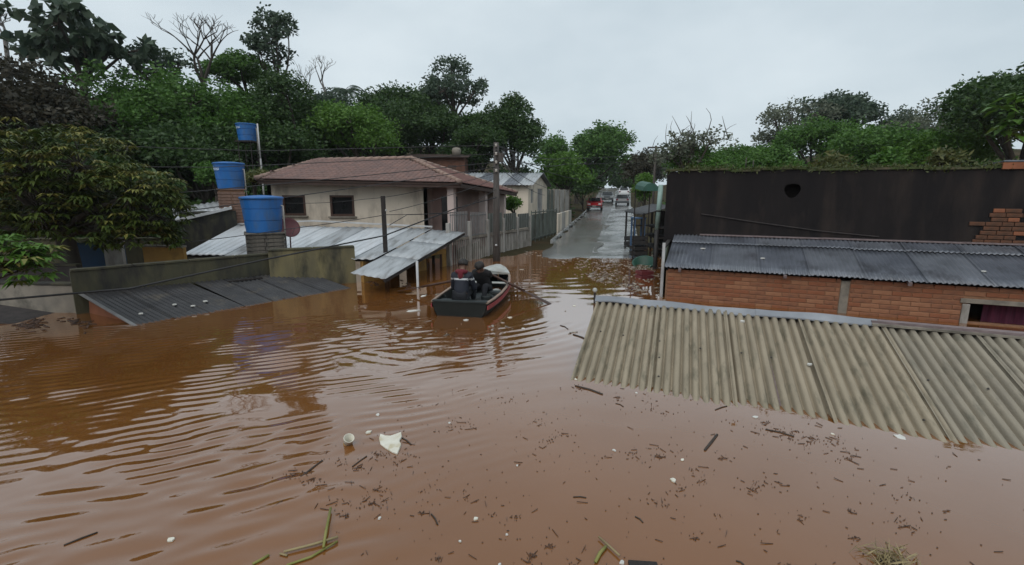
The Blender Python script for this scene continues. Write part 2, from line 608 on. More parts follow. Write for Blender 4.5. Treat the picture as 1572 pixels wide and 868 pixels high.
# ================================================================== BUILDINGS, RIGHT SIDE
M['fibre'] = mat('fibre', (0.30, 0.25, 0.18), (0.215, 0.18, 0.128), rough=0.8, scale=1.6, stretch=(4, 0.9, 1), turn=R(19.4), bump=0.25, bscale=30,
                 stain=(0.10, 0.092, 0.062), sscale=2.2, slo=0.53, shi=0.75)
M['fibre_grey'] = mat('fibre_grey', (0.265, 0.23, 0.175), (0.20, 0.175, 0.135), rough=0.8, scale=1.6, stretch=(4, 0.9, 1), turn=R(19.4), bump=0.25, bscale=30,
                      stain=(0.095, 0.09, 0.066), sscale=2.2, slo=0.53, shi=0.75)
M['zinc'] = mat('zinc', (0.25, 0.265, 0.29), (0.18, 0.19, 0.21), rough=0.42, scale=3, metal=0.3, bump=0.2, bscale=5)
M['old_wood'] = mat('old_wood', (0.22, 0.17, 0.17), (0.13, 0.10, 0.10), rough=0.8, scale=6, stretch=(0.4, 4, 4))
M['grey_sheet'] = mat('grey_sheet', (0.13, 0.14, 0.165), (0.09, 0.098, 0.118), rough=0.33, scale=2.5, metal=0.15,
                      stain=(0.05, 0.052, 0.06), sscale=1.6, slo=0.5, shi=0.7, spec=0.5)
M['grey_sheet_pale'] = mat('grey_sheet_pale', (0.16, 0.17, 0.195), (0.11, 0.118, 0.135), rough=0.33, scale=2.5, metal=0.15,
                           stain=(0.06, 0.06, 0.07), sscale=1.6, slo=0.5, shi=0.7, spec=0.5)
M['brick'] = mat('brick', (0.265, 0.115, 0.06), (0.195, 0.082, 0.045), rough=0.85, scale=5, bump=0.3, bscale=25,
                 stain=(0.13, 0.065, 0.045), sscale=2.5, slo=0.5, shi=0.75)
M['brick_b'] = mat('brick_b', (0.27, 0.10, 0.048), (0.20, 0.075, 0.038), rough=0.85, scale=5, bump=0.3, bscale=25)
M['brick_c'] = mat('brick_c', (0.32, 0.155, 0.082), (0.25, 0.11, 0.06), rough=0.85, scale=5, bump=0.3, bscale=25)
M['brick_d'] = mat('brick_d', (0.15, 0.062, 0.032), (0.06, 0.034, 0.022), rough=0.9, scale=5, bump=0.3, bscale=25)
M['mortar'] = mat('mortar', (0.28, 0.15, 0.085), (0.20, 0.105, 0.06), rough=0.9, scale=10, bump=0.4)
M['concrete'] = mat('concrete', (0.25, 0.22, 0.18), (0.18, 0.16, 0.135), rough=0.85, scale=4, bump=0.3,
                    stain=(0.10, 0.09, 0.075), sscale=2, slo=0.5, shi=0.7)
M['concrete_pale'] = mat('concrete_pale', (0.40, 0.38, 0.35), (0.29, 0.27, 0.25), rough=0.85, scale=4, bump=0.3,
                         stain=(0.13, 0.12, 0.10), sscale=2.2, slo=0.48, shi=0.7, stretch=(1, 1, 0.4))
M['bitumen'] = mat('bitumen', (0.012, 0.011, 0.012), (0.020, 0.017, 0.017), rough=0.85, scale=1.2, bump=0.35, bscale=7,
                   stain=(0.050, 0.038, 0.032), sscale=1.5, slo=0.5, shi=0.85, spec=0.1, stretch=(1.2, 1.2, 0.3))
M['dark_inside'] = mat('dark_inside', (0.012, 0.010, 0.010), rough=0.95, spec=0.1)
M['screw'] = mat('screw', (0.10, 0.09, 0.08), rough=0.5, metal=0.7)

AX = V(math.cos(R(-24)), math.sin(R(-24)), 0)      # along the right-hand houses
BK = V(math.sin(R(24)), math.cos(R(24)), 0)        # away from the camera

# ---- half-sunk fibre cement roof in the foreground
R0 = V(1.52, 8.25, 0.68)
DN = V(-0.70, -2.02, -0.70)                        # down the slope to just under the water
lean = empty('corrugated_roof', (R0.x, R0.y, 0), label='tan fibre cement corrugated roof half sunk in the muddy water, nearest right', cat='roof')
def rel(o, p):
    return Vector(p) - o.location
n_sh = 8
SHW = 1.02
k_ext = 1.35
for i in range(n_sh):
    a = R0 + AX * (SHW * i)
    b = R0 + AX * (SHW * (i + 1) + 0.05)
    dn = DN * k_ext
    if i >= 5: dn = dn * 1.08
    tilt = 0.012 * (i % 2)
    corrugated('roof_sheet', rel(lean, a + dn), rel(lean, b + dn), rel(lean, b), rel(lean, a), 0.125, 0.030,
               'fibre' if i < 4 else 'fibre_grey', lean, rows=10, thick=0.009, lift=tilt, seg=14, sharp=3.7, harm=0.0, sag=0.012 * (i % 3))
up_n = AX.cross(-DN).normalized()
if up_n.z < 0: up_n = -up_n
# ridge cap: bent zinc strip, then weathered boards
def cap(u0, u1, name, m, w0=0.10, h=0.02, wave=0.012, n=14, z=0.05):
    P, F = [], []
    for i in range(n + 1):
        u = u0 + (u1 - u0) * i / n
        c = R0 + AX * u + up_n * (z + wave * math.sin(u * 2.3) + wave * 0.6 * math.sin(u * 6.1))
        d = DN.normalized()
        for off, dz in ((w0, -0.02 + wave * math.sin(u * 5)), (0.0, 0.025), (-0.14, -0.05)):
            q = c + d * off + V(0, 0, dz)
            P.append(rel(lean, q)); P.append(rel(lean, q - V(0, 0, h)))
    for i in range(n):
        a = i * 6
        for k in (0, 2):
            F.append((a + k, a + k + 6, a + k + 8, a + k + 2))
            F.append((a + k + 1, a + k + 3, a + k + 9, a + k + 7))
        F.append((a, a + 1, a + 7, a + 6)); F.append((a + 4, a + 10, a + 11, a + 5))
    for e in (0, n * 6):
        F.append((e, e + 2, e + 3, e + 1)); F.append((e + 2, e + 4, e + 5, e + 3))
    mb = MB(); mb.add(P, F)
    return mb.build(name, m, lean)
cap(-0.03, 2.55, 'ridge_flashing', 'zinc')
cap(2.50, 4.05, 'ridge_flashing', 'zinc', z=0.058)
for u0, u1, z, w in ((3.98, 5.9, 0.05, 0.05), (5.86, 8.3, 0.045, 0.05)):
    mb = MB()
    a, b = R0 + AX * u0 + up_n * z, R0 + AX * u1 + up_n * z
    mb.beam(rel(lean, a), rel(lean, b), 0.13, 0.035)
    mb.build('ridge_board', 'old_wood', lean)
    mb = MB()
    mb.beam(rel(lean, a - BK * 0.09 - V(0, 0, 0.03)), rel(lean, b - BK * 0.07 - V(0, 0, 0.035)), 0.05, 0.03)
    mb.build('ridge_board', 'concrete', lean)
for (px, py) in ((922, 509), (957, 515), (1013, 524), (1012, 549), (1075, 535), (1138, 542), (1184, 549), (885, 560), (1011, 578), (1244, 560), (1337, 571), (1425, 584), (1517, 597), (1418, 645)):
    # where that sight line meets the roof plane
    d = Vector(_ray(px, py)); c = V(0, 0, CAM_H)
    t = (R0 + up_n * 0.028 - c).dot(up_n) / d.dot(up_n)
    p = c + d * t
    u = (p - R0).dot(AX) / 0.2
    mb = MB(); mb.lathe([(0.0, 0.014), (0.007, 0.012), (0.007, 0.004), (0.014, 0.003), (0.014, -0.004)], (0, 0, 0), 8)
    o = mb.build('roof_screw', 'screw', lean)
    o.location = rel(lean, p)
    o.rotation_euler = (R(18), 0, R(-20))
# timber rafters under the sheets
for u in (0.25, 2.6, 5.2, 7.6):
    mb = MB(); a = R0 + AX * u - up_n * 0.09
    mb.beam(rel(lean, a), rel(lean, a + DN * 1.2), 0.07, 0.09)
    mb.build('rafter', 'old_wood', lean)
for u in (0.2, 4.0, 7.8):
    mb = MB(); a = R0 + AX * u - up_n * 0.1
    mb.beam(rel(lean, a), rel(lean, V(a.x, a.y, -1.2)), 0.09, 0.09)
    mb.build('post', 'old_wood', lean)

# ---- brick house with grey corrugated roof
E0 = V(3.72, 11.32, 0.80)
house = empty('brick_house', (E0.x, E0.y, 0), label='brick house with dark grey corrugated roof, right of the street', cat='house')
def hp(u, n, z):
    return AX * u + BK * n + V(0, 0, z)
LW = 9.0
WOFF = 0.16
w0, w1 = hp(-0.02, WOFF, 0), hp(LW, WOFF, 0)
win0, win1, winz0, winz1 = 5.72, 7.3, 0.02, 0.42
mb, a_, d_, nin_ = wall_mesh((w0.x, w0.y), (w1.x, w1.y), -1.4, 0.70, 0.14, [(win0, win1, winz0, winz1)])
mb.build('wall', 'mortar', house)
bh, bl_ = 0.098, 0.33
bm_src = {}
def brick_mesh(L, m):
    key = (round(L, 2), m)
    if key not in bm_src:
        mb = MB(); mb.box((0, 0, 0), (L, 0.05, bh - 0.014))
        me = bpy.data.meshes.new('brick'); me.from_pydata(mb.v, [], mb.f)
        b2 = bmesh.new(); b2.from_mesh(me)
        bmesh.ops.bevel(b2, geom=b2.edges[:], offset=0.006, segments=1, affect='EDGES')
        b2.to_mesh(me); b2.free()
        me.materials.append(M[m])
        bm_src[key] = me
    return bm_src[key]
for r_ in range(8):
    z = -0.04 + bh * (r_ + 0.5)
    u = -0.15 if r_ % 2 else 0.0
    while u < 7.6:
        u0, u1 = max(u, 0.02), u + bl_
        for ua, ub in ([(u0, u1)] if not (z + bh / 2 > winz0 - 0.02 and z - bh / 2 < winz1 + 0.08) else [(u0, min(u1, win0 - 0.10)), (max(u0, win1 + 0.1), u1)]):
            for va, vb in [(ua, min(ub, 3.56)), (max(ua, 3.74), ub)]:
                if vb - va < 0.06: continue
                L = vb - va - 0.012
                o = bpy.data.objects.new('brick', brick_mesh(L, random.choice(('brick', 'brick', 'brick_b', 'brick_c'))))
                C.objects.link(o); o.parent = house
                p = hp((va + vb) / 2, WOFF + 0.012 + random.uniform(-0.004, 0.004), z)
                o.location = p
                o.rotation_euler = (random.uniform(-.012, .012), random.uniform(-.008, .008), R(-24) + random.uniform(-.008, .008))
        u += bl_
mb = MB(); mb.box(hp(3.65, WOFF + 0.03, -0.2), (0.16, 0.10, 1.8), R(-24)); mb.build('concrete_column', 'concrete', house, bevel=0.008)
mb = MB(); mb.box(hp((win0 + win1) / 2, WOFF + 0.04, winz1 + 0.035), (win1 - win0 + 0.3, 0.15, 0.09), R(-24)); mb.build('lintel', 'concrete', house, bevel=0.006)
mb = MB(); mb.box(hp(win0 - 0.05, WOFF + 0.04, 0.15), (0.12, 0.14, 0.48), R(-24)); mb.build('window_jamb', 'concrete_pale', house, bevel=0.006)
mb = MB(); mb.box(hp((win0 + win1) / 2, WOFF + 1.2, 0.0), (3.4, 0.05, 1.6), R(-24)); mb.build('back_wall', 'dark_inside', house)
M['curtain'] = mat('curtain', (0.11, 0.02, 0.045), (0.06, 0.012, 0.03), rough=0.9, scale=4, stretch=(6, 6, 0.5))
P = []
mb = MB()
for k in range(9):
    pass
cv = []
for k in range(25):
    u = 6.05 + 0.045 * k
    off = WOFF + 0.30 + 0.03 * math.sin(k * 1.3)
    cv.append((hp(u, off, -0.3), hp(u, off, 0.42)))
mb.add([p for c in cv for p in c], [(2 * i, 2 * i + 2, 2 * i + 3, 2 * i + 1) for i in range(24)])
mb.add([p + BK * 0.01 for c in cv for p in c], [(2 * i, 2 * i + 1, 2 * i + 3, 2 * i + 2) for i in range(24)])
mb.build('curtain', 'curtain', house)
# street-side end wall of the brick house
e0, e1 = hp(-0.02, WOFF, 0), hp(-0.02, 2.1, 0)
mb, *_ = wall_mesh((e1.x, e1.y), (e0.x, e0.y), -1.4, 0.72, 0.12)
mb.build('end_wall', 'bitumen', house)
# roof: two courses of sheets
RUN, RISE = 2.1, 0.60
def roofp(u, t, lift=0.0):
    return hp(u, RUN * t, 0.80 + RISE * t + lift)
for row, (t0, t1, lf, ms) in enumerate(((0.0, 0.76, 0.0, ('grey_sheet', 'grey_sheet_pale')), (0.73, 1.0, 0.028, ('grey_sheet_pale', 'grey_sheet')))):
    sheet_row('roof_sheet', roofp(-0.05, t0, lf), roofp(LW, t0, lf), roofp(LW, t1, lf), roofp(-0.05, t1, lf), 9, 0.098, 0.014, ms, house,
              rows=5, seg=6, rag=0.008, thick=0.006)
for u0, u1 in ((0.6, 3.5), (3.46, 6.2), (6.16, 9.0)):
    mb = MB(); a, b = roofp(u0, 0.995, 0.05), roofp(u1, 0.995, 0.045)
    mb.beam(a, b, 0.16, 0.03); mb.build('ridge_flashing', 'old_wood', house)
for u in (0.3, 2.5, 4.7, 6.9):
    mb = MB(); mb.beam(roofp(u, -0.01, -0.06), roofp(u, 1.0, -0.06), 0.06, 0.07); mb.build('rafter', 'old_wood', house)

# ---- tall soot-black wall of the building behind it
D0 = E0 + BK * (RUN + 0.06)
D0.z = 0
blk = empty('black_wall_building', (D0.x, D0.y, 0), label='tall building with a black bitumen wall above the grey corrugated roof', cat='building')
def dp(u, n, z):
    return AX * u + BK * n + V(0, 0, z)
zt0 = at(1018, 263, D0.y).z
TOPZ = zt0
holeu = ((at(1216, 297, 12.2) - D0).dot(AX))
mb = MB()
def topz(u):
    return TOPZ + 0.02 * math.sin(u * 3.1) + 0.015 * math.sin(u * 7.7) - 0.012 * u
# wall in vertical strips with an uneven top, leaving a round hole
strips = []
us = list(np.arange(-0.35, 9.4, 0.25))
hr = 0.18
hz = 2.62
mbw = MB()
hu0, hu1 = holeu - 0.2, holeu + 0.2
cells = [u for u in us if not (hu0 < u < hu1)]
cells = sorted(set(cells + [hu0, hu1]))
for i in range(len(cells) - 1):
    u0, u1 = cells[i], cells[i + 1]
    inside = (u0 >= hu0 - 1e-6 and u1 <= hu1 + 1e-6)
    def strip(z0a, z0b, z1a, z1b):
        p = [dp(u0, 0, 0), dp(u1, 0, 0), dp(u1, 0.2, 0), dp(u0, 0.2, 0)]
        zz0 = (z0a, z0b, z0b, z0a); zz1 = (z1a, z1b, z1b, z1a)
        vs = [V(q.x, q.y, z) for q, z in zip(p, zz0)] + [V(q.x, q.y, z) for q, z in zip(p, zz1)]
        mbw.add(vs, [(3, 2, 1, 0), (4, 5, 6, 7), (0, 1, 5, 4), (1, 2, 6, 5), (2, 3, 7, 6), (3, 0, 4, 7)])
    if inside:
        strip(-1.4, -1.4, hz - 0.2, hz - 0.2); strip(hz + 0.2, hz + 0.2, topz(u0), topz(u1))
    else:
        strip(-1.4, -1.4, topz(u0), topz(u1))
mbw.build('wall', 'bitumen', blk)
# plaster ring that rounds the hole off
mb = MB()
n = 20
ring = []
for k in range(n):
    q = 2 * math.pi * k / n
    cx, cz = math.cos(q), math.sin(q)
    sq = 0.23 / max(abs(cx), abs(cz))
    for rad, off in ((hr * (1 + 0.08 * math.sin(3 * q)), -0.004), (min(sq, 0.23 * 1.25), -0.006)):
        for o2 in (0.0, 0.05):
            ring.append(dp(holeu + cx * rad, off + o2, hz + cz * rad))
F = []
for k in range(n):
    a, b = 4 * k, 4 * ((k + 1) % n)
    F += [(a, a + 2, b + 2, b), (a + 1, b + 1, b + 3, a + 3), (a, b, b + 1, a + 1), (a + 2, a + 3, b + 3, b + 2)]
mb.add(ring, F)
M['plaster_dark'] = mat('plaster_dark', (0.05, 0.042, 0.04), (0.028, 0.024, 0.024), rough=0.9, scale=8, bump=0.4)
mb.build('vent_hole_rim', 'bitumen', blk)
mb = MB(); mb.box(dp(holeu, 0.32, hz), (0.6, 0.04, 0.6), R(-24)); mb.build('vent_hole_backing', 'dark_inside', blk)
# side wall on the street
s0, s1 = dp(-0.35, 0.2, 0), dp(-0.35, 5.0, 0)
mb, *_ = wall_mesh((s1.x, s1.y), (s0.x, s0.y), -1.2, TOPZ - 0.05, 0.2)
mb.build('street_wall', 'plaster_dark', blk)
# bare brick patch where the coating fell off
pu = (at(1535, 330, 10.6) - D0).dot(AX)
for r_ in range(8):
    z = 1.48 + bh * r_
    wl_ = (0.42 if r_ < 6 else 0.2) + 0.12 * math.sin(r_ * 2.1)
    u = pu - wl_ + (0.15 if r_ % 2 else 0)
    while u < pu + 0.3 + 0.14 * math.sin(r_ * 3.3):
        L = 0.2 if random.random() < 0.3 else 0.28
        o = bpy.data.objects.new('brick', brick_mesh(L - 0.012, random.choice(('brick_b',) + ('brick_d',) * 7) if 'brick_d' in M else 'brick_b'))
        C.objects.link(o); o.parent = blk
        o.location = dp(u + L / 2, -0.004 + random.uniform(-0.006, 0.004), z)
        o.rotation_euler = (0, 0, R(-24))
        u += L
# pipe/render line across the wall
mb = MB(); mb.tube([dp(0.6, -0.02, 2.0), dp(2.0, -0.02, 1.8), dp(3.4, -0.02, 1.62), dp(4.6, -0.02, 1.52)], 0.014, 6)
mb.build('cable_run', 'plaster_dark', blk)
# coping pieces on the wall top
M['coping'] = mat('coping', (0.10, 0.085, 0.055), (0.05, 0.05, 0.025), rough=0.9, scale=5, bump=0.5, stain=(0.05, 0.07, 0.02), sscale=3, slo=0.4, shi=0.55)
u = -0.4
while u < 7.0:
    L = random.uniform(0.7, 1.3)
    mb = MB(); mb.box(dp(u + L / 2, 0.1, topz(u + L / 2) + 0.025), (L - 0.03, 0.28, 0.05), R(-24) + random.uniform(-.02, .02))
    mb.build('coping_slab', 'coping', blk); u += L
# lean-to at the right end: pale sheet edge over dark brick
mb = MB(); mb.slab([dp(6.6, -0.06, TOPZ + 0.10), dp(9.6, -0.06, TOPZ + 0.03), dp(9.6, 2.6, TOPZ - 0.1), dp(6.6, 2.6, TOPZ - 0.05)], 0.03)
mb.build('end_roof', 'grey_sheet_pale', blk)
mb = MB(); mb.box(dp(8.15, 0.06, TOPZ - 0.02), (3.1, 0.24, 0.14), R(-24)); mb.build('end_wall_course', 'brick_b', blk)
# moss and small plants along the top: uncountable
def leaf_quads(Cn, D, L, W, rng, fold=0.0):
    """diamond leaves: centres (N,3), axis (N,3), length and width (N,)"""
    N = len(Cn)
    D = D / (np.linalg.norm(D, axis=1, keepdims=True) + 1e-9)
    q = rng.normal(size=(N, 3)); q[:, 2] *= 0.5
    S = np.cross(D, q); S /= (np.linalg.norm(S, axis=1, keepdims=True) + 1e-9)
    L = np.broadcast_to(L, (N,))[:, None]; W = np.broadcast_to(W, (N,))[:, None]
    U = np.cross(S, D)
    b = Cn - D * L * .5
    t = Cn + D * L * .5
    m_ = Cn - D * L * .08 + U * W * fold
    v = np.stack([b, m_ + S * W * .5, t, m_ - S * W * .5], 1).reshape(-1, 3)
    return v, np.arange(N * 4).reshape(-1, 4)
N = 2400
uu = RNG.uniform(-0.4, 7.2, N)
cl = np.sin(uu * 2.1) + np.sin(uu * 5.3 + 1) + RNG.normal(0, 0.7, N)
hh = np.abs(RNG.normal(0, 1, N)) * (0.03 + 0.05 * (cl > 0.9))
ce = np.array([tuple(dp(u, RNG.uniform(-0.07, 0.26), topz(u) + 0.04)) for u in uu])
ce[:, 2] += hh - 0.10 * (RNG.random(N) < 0.35) * RNG.random(N)
dd = RNG.normal(size=(N, 3)); dd[:, 2] = np.abs(dd[:, 2]) + 0.3
v, q = leaf_quads(ce, dd, RNG.uniform(.05, .13, N), RNG.uniform(.02, .045, N), RNG)
o = link('wall_top_moss', np_mesh('wall_top_moss', v, q), 'moss', blk); o['kind'] = 'stuff'

# ================================================================== BUILDINGS, LEFT SIDE
M['black_sheet'] = mat('black_sheet', (0.050, 0.050, 0.053), (0.032, 0.032, 0.035), rough=0.5, scale=3, metal=0.1,
                       stain=(0.085, 0.075, 0.062), sscale=2.0, slo=0.55, shi=0.75)
M['mossy'] = mat('mossy', (0.19, 0.16, 0.08), (0.10, 0.09, 0.06), rough=0.9, scale=2.4, bump=0.4, bscale=12, stretch=(1, 1, 0.35),
                 stain=(0.030, 0.030, 0.024), sscale=1.5, slo=0.44, shi=0.60)
M['mossy_dark'] = mat('mossy_dark', (0.09, 0.08, 0.045), (0.05, 0.05, 0.032), rough=0.9, scale=2.4, bump=0.4, bscale=12, stretch=(1, 1, 0.35),
                      stain=(0.025, 0.024, 0.022), sscale=1.5, slo=0.44, shi=0.60)
M['silver'] = mat('silver', (0.66, 0.685, 0.71), (0.54, 0.565, 0.59), rough=0.38, scale=1.6, metal=0.25, stretch=(2.5, 0.5, 1),
                  stain=(0.48, 0.49, 0.50), sscale=1.4, slo=0.5, shi=0.75)
M['silver_grey'] = mat('silver_grey', (0.42, 0.44, 0.455), (0.33, 0.345, 0.36), rough=0.45, scale=1.6, metal=0.2, stretch=(2.5, 0.5, 1),
                       stain=(0.17, 0.165, 0.16), sscale=1.4, slo=0.5, shi=0.7)
M['white_trim'] = mat('white_trim', (0.52, 0.52, 0.52), (0.40, 0.40, 0.40), rough=0.6, scale=4)
M['tank_blue'] = mat('tank_blue', (0.010, 0.10, 0.33), (0.012, 0.125, 0.38), rough=0.45, scale=1.5, spec=0.5,
                     stain=(0.05, 0.10, 0.19), sscale=3.5, slo=0.5, shi=0.75, stretch=(1, 1, .35))
M['blue_dim'] = mat('blue_dim', (0.02, 0.06, 0.13), (0.025, 0.05, 0.09), rough=0.8, scale=3)
M['lettering'] = mat('lettering', (0.62, 0.72, 0.82), rough=0.5)
M['pillar'] = mat('pillar', (0.16, 0.14, 0.115), (0.09, 0.08, 0.07), rough=0.95, scale=7, bump=0.5, stain=(0.04, 0.038, 0.034), sscale=3, slo=0.45, shi=0.6)
M['pillar_red'] = mat('pillar_red', (0.21, 0.125, 0.095), (0.14, 0.09, 0.07), rough=0.95, scale=7, bump=0.5)
M['cream'] = mat('cream', (0.70, 0.61, 0.50), (0.61, 0.53, 0.43), rough=0.85, scale=1.8, bump=0.1,
                 stain=(0.30, 0.25, 0.20), sscale=1.6, slo=0.48, shi=0.75, stretch=(1, 1, 0.4))
M['pink'] = mat('pink', (0.50, 0.35, 0.31), (0.42, 0.29, 0.26), rough=0.85, scale=1.8, stain=(0.28, 0.2, 0.175), sscale=1.4, slo=0.5, shi=0.72, stretch=(1, 1, 0.5))
M['column_pink'] = mat('column_pink', (0.58, 0.47, 0.43), (0.48, 0.38, 0.35), rough=0.85, scale=2)
M['maroon'] = mat('maroon', (0.16, 0.055, 0.045), (0.11, 0.04, 0.035), rough=0.8, scale=3)
M['tile'] = mat('tile', (0.20, 0.122, 0.105), (0.145, 0.098, 0.09), rough=0.8, scale=3.5, island=True, bump=0.2)
M['tile_red'] = mat('tile_red', (0.23, 0.115, 0.095), (0.17, 0.09, 0.08), rough=0.8, scale=3.5, bump=0.2)
M['tile_ridge'] = mat('tile_ridge', (0.30, 0.21, 0.17), (0.22, 0.15, 0.125), rough=0.85, scale=3.5, bump=0.2)
M['fascia'] = mat('fascia', (0.06, 0.035, 0.028), (0.04, 0.026, 0.02), rough=0.8, scale=4)
M['brown_wood'] = mat('brown_wood', (0.085, 0.042, 0.028), (0.055, 0.028, 0.02), rough=0.6, scale=6, stretch=(4, 4, 0.5))
M['glass_dark'] = mat('glass_dark', (0.012, 0.013, 0.014), (0.018, 0.018, 0.02), rough=0.12, spec=0.5)
M['ochre'] = mat('ochre', (0.40, 0.235, 0.06), (0.30, 0.17, 0.05), rough=0.85, scale=3, stain=(0.16, 0.10, 0.04), sscale=2, slo=0.5, shi=0.7)
M['dish_red'] = mat('dish_red', (0.12, 0.03, 0.035), (0.085, 0.024, 0.028), rough=0.5, scale=3)
M['steel'] = mat('steel', (0.30, 0.30, 0.30), (0.22, 0.22, 0.22), rough=0.45, metal=0.5, scale=5)
M['black_wood'] = mat('black_wood', (0.028, 0.022, 0.02), (0.018, 0.015, 0.014), rough=0.8, scale=6, stretch=(4, 4, 0.4), bump=0.3)
M['gate_grey'] = mat('gate_grey', (0.12, 0.135, 0.115), (0.085, 0.095, 0.082), rough=0.8, scale=3, stain=(0.05, 0.045, 0.035), sscale=2, slo=.5, shi=.7, stretch=(1, 1, .4))
M['green_paint'] = mat('green_paint', (0.05, 0.105, 0.075), (0.035, 0.075, 0.055), rough=0.7, scale=4, stain=(0.03, 0.04, 0.03), sscale=2, slo=0.5, shi=0.7)

# ---- dark corrugated roof sunk at the left
N0 = gp(205, 499, -0.0)
RT = gp(121, 450, 0.45)
WD = V(2.95, 3.75, 0)
roofL = empty('dark_shed_roof', (N0.x, N0.y, 0), label='black corrugated shed roof dipping into the brown water, left', cat='roof')
rim = RT - N0
fl = N0 - rim * 0.45            # under water
def rr(p): return Vector(p) - roofL.location
nS = 7
for i in range(nS):
    a, b = i / nS, (i + 1) / nS + 0.008
    sk = 0.92 if i < 3 else 0.98
    corrugated('roof_sheet', rr(fl + WD * a), rr(fl + WD * b), rr(RT + WD * b * sk), rr(RT + WD * a * sk), 0.11, 0.017, 'black_sheet', roofL,
               rows=5, seg=6, thick=0.007, lift=0.007 * (i % 2), rag=0.01)
mb = MB(); mb.beam(rr(fl + V(0, 0, 0.0)), rr(RT + V(0, 0, 0.0)), 0.05, 0.035); mb.build('rim_board', 'steel', roofL)
mb = MB(); mb.beam(rr(lerp(N0, RT, .25) + V(.06, .12, -.42)), rr(lerp(N0, RT, .95) + V(.06, .12, -.46)), 0.1, 0.7); mb.build('gable_wall', 'brick_b', roofL)
mb = MB(); mb.beam(rr(RT + WD * 0.55 - rim * 0.25 + V(0, 0, .02)), rr(RT + WD * 0.72 - rim * 0.28 + V(0, 0, .03)), 0.07, 0.035); mb.build('loose_batten', 'black_wood', roofL)

# ---- mossy parapet walls
A_, B_ = V(-9.28, 9.85, 0), V(-6.35, 12.95, 0)
def long_wall(name, label, a, b, z0, z1, t, m, n=10, amp=0.02):
    o = empty(name, (a.x, a.y, 0), label=label, cat='wall')
    d = (b - a); L = d.length; d.normalize(); nn = V(-d.y, d.x, 0)
    mb = MB()
    zs = [z1 + random.uniform(-amp, amp) for _ in range(n + 1)]
    for i in range(n):
        p0, p1 = d * (L * i / n), d * (L * (i + 1) / n)
        q = [p0, p1, p1 + nn * t, p0 + nn * t]
        vs = [V(k.x, k.y, z0) for k in q] + [V(q[0].x, q[0].y, zs[i]), V(q[1].x, q[1].y, zs[i + 1]), V(q[2].x, q[2].y, zs[i + 1]), V(q[3].x, q[3].y, zs[i])]
        mb.add(vs, [(4, 5, 6, 7), (0, 1, 5, 4), (2, 3, 7, 6)] + ([(3, 0, 4, 7)] if i == 0 else []) + ([(1, 2, 6, 5)] if i == n - 1 else []))
    mb.build('wall', m, o)
    # broken render cap on top
    for k in range(max(2, int(L / 0.9))):
        c = d * (L * (k + .5) / max(2, int(L / 0.9))) + nn * (t / 2)
        m2 = MB(); m2.box(V(c.x, c.y, z1 + 0.012), (L / max(2, int(L / 0.9)) - random.uniform(.01, .05), t + 0.05, 0.05), math.atan2(d.y, d.x))
        m2.build('coping_slab', 'mossy_dark', o, bevel=0.008)
    return o
long_wall('parapet_wall', 'long low mossy parapet behind the black shed roof', A_, B_, -1.0, 0.93, 0.16, 'mossy_dark')
long_wall('parapet_wall', 'yellow-green mossy wall block right of the brick pillar', V(-6.5, 12.6, 0), V(-4.52, 13.6, 0), -1.0, 1.04, 0.2, 'mossy', n=6)
long_wall('garden_wall', 'plain grey wall under the mango tree, far left', V(-12.2, 10.2, 0), V(-9.35, 9.95, 0), -1.0, 0.62, 0.15, 'concrete', n=6)
long_wall('shade_fill_wall', 'added dark wall standing in for the shade behind the mango trunk', V(-18.5, 14.4, 0), V(-10.6, 15.0, 0), -1.0, 1.15, 0.15, 'mossy_dark', n=10)  # added: its dark face stands in for shade over the bright water there
long_wall('shade_fill_wall', 'short added dark wall between the mango and the grey wall', V(-17.5, 11.6, 0), V(-11.0, 11.9, 0), -1.0, 0.75, 0.15, 'plaster_dark', n=6)  # also added, dark colour filling in for shade in front of the mango
mb = MB(); mb.box((0, 0, 0.15), (2.6, 0.9, 0.10), 0.05, Matrix.Rotation(R(9), 3, 'Y'))
o = mb.build('sunken_slab', 'plaster_dark', None, bevel=0.02); o.location = (-11.0, 9.55, -0.02)
tag(o, 'dark slab barely above the water at the left edge', 'slab')

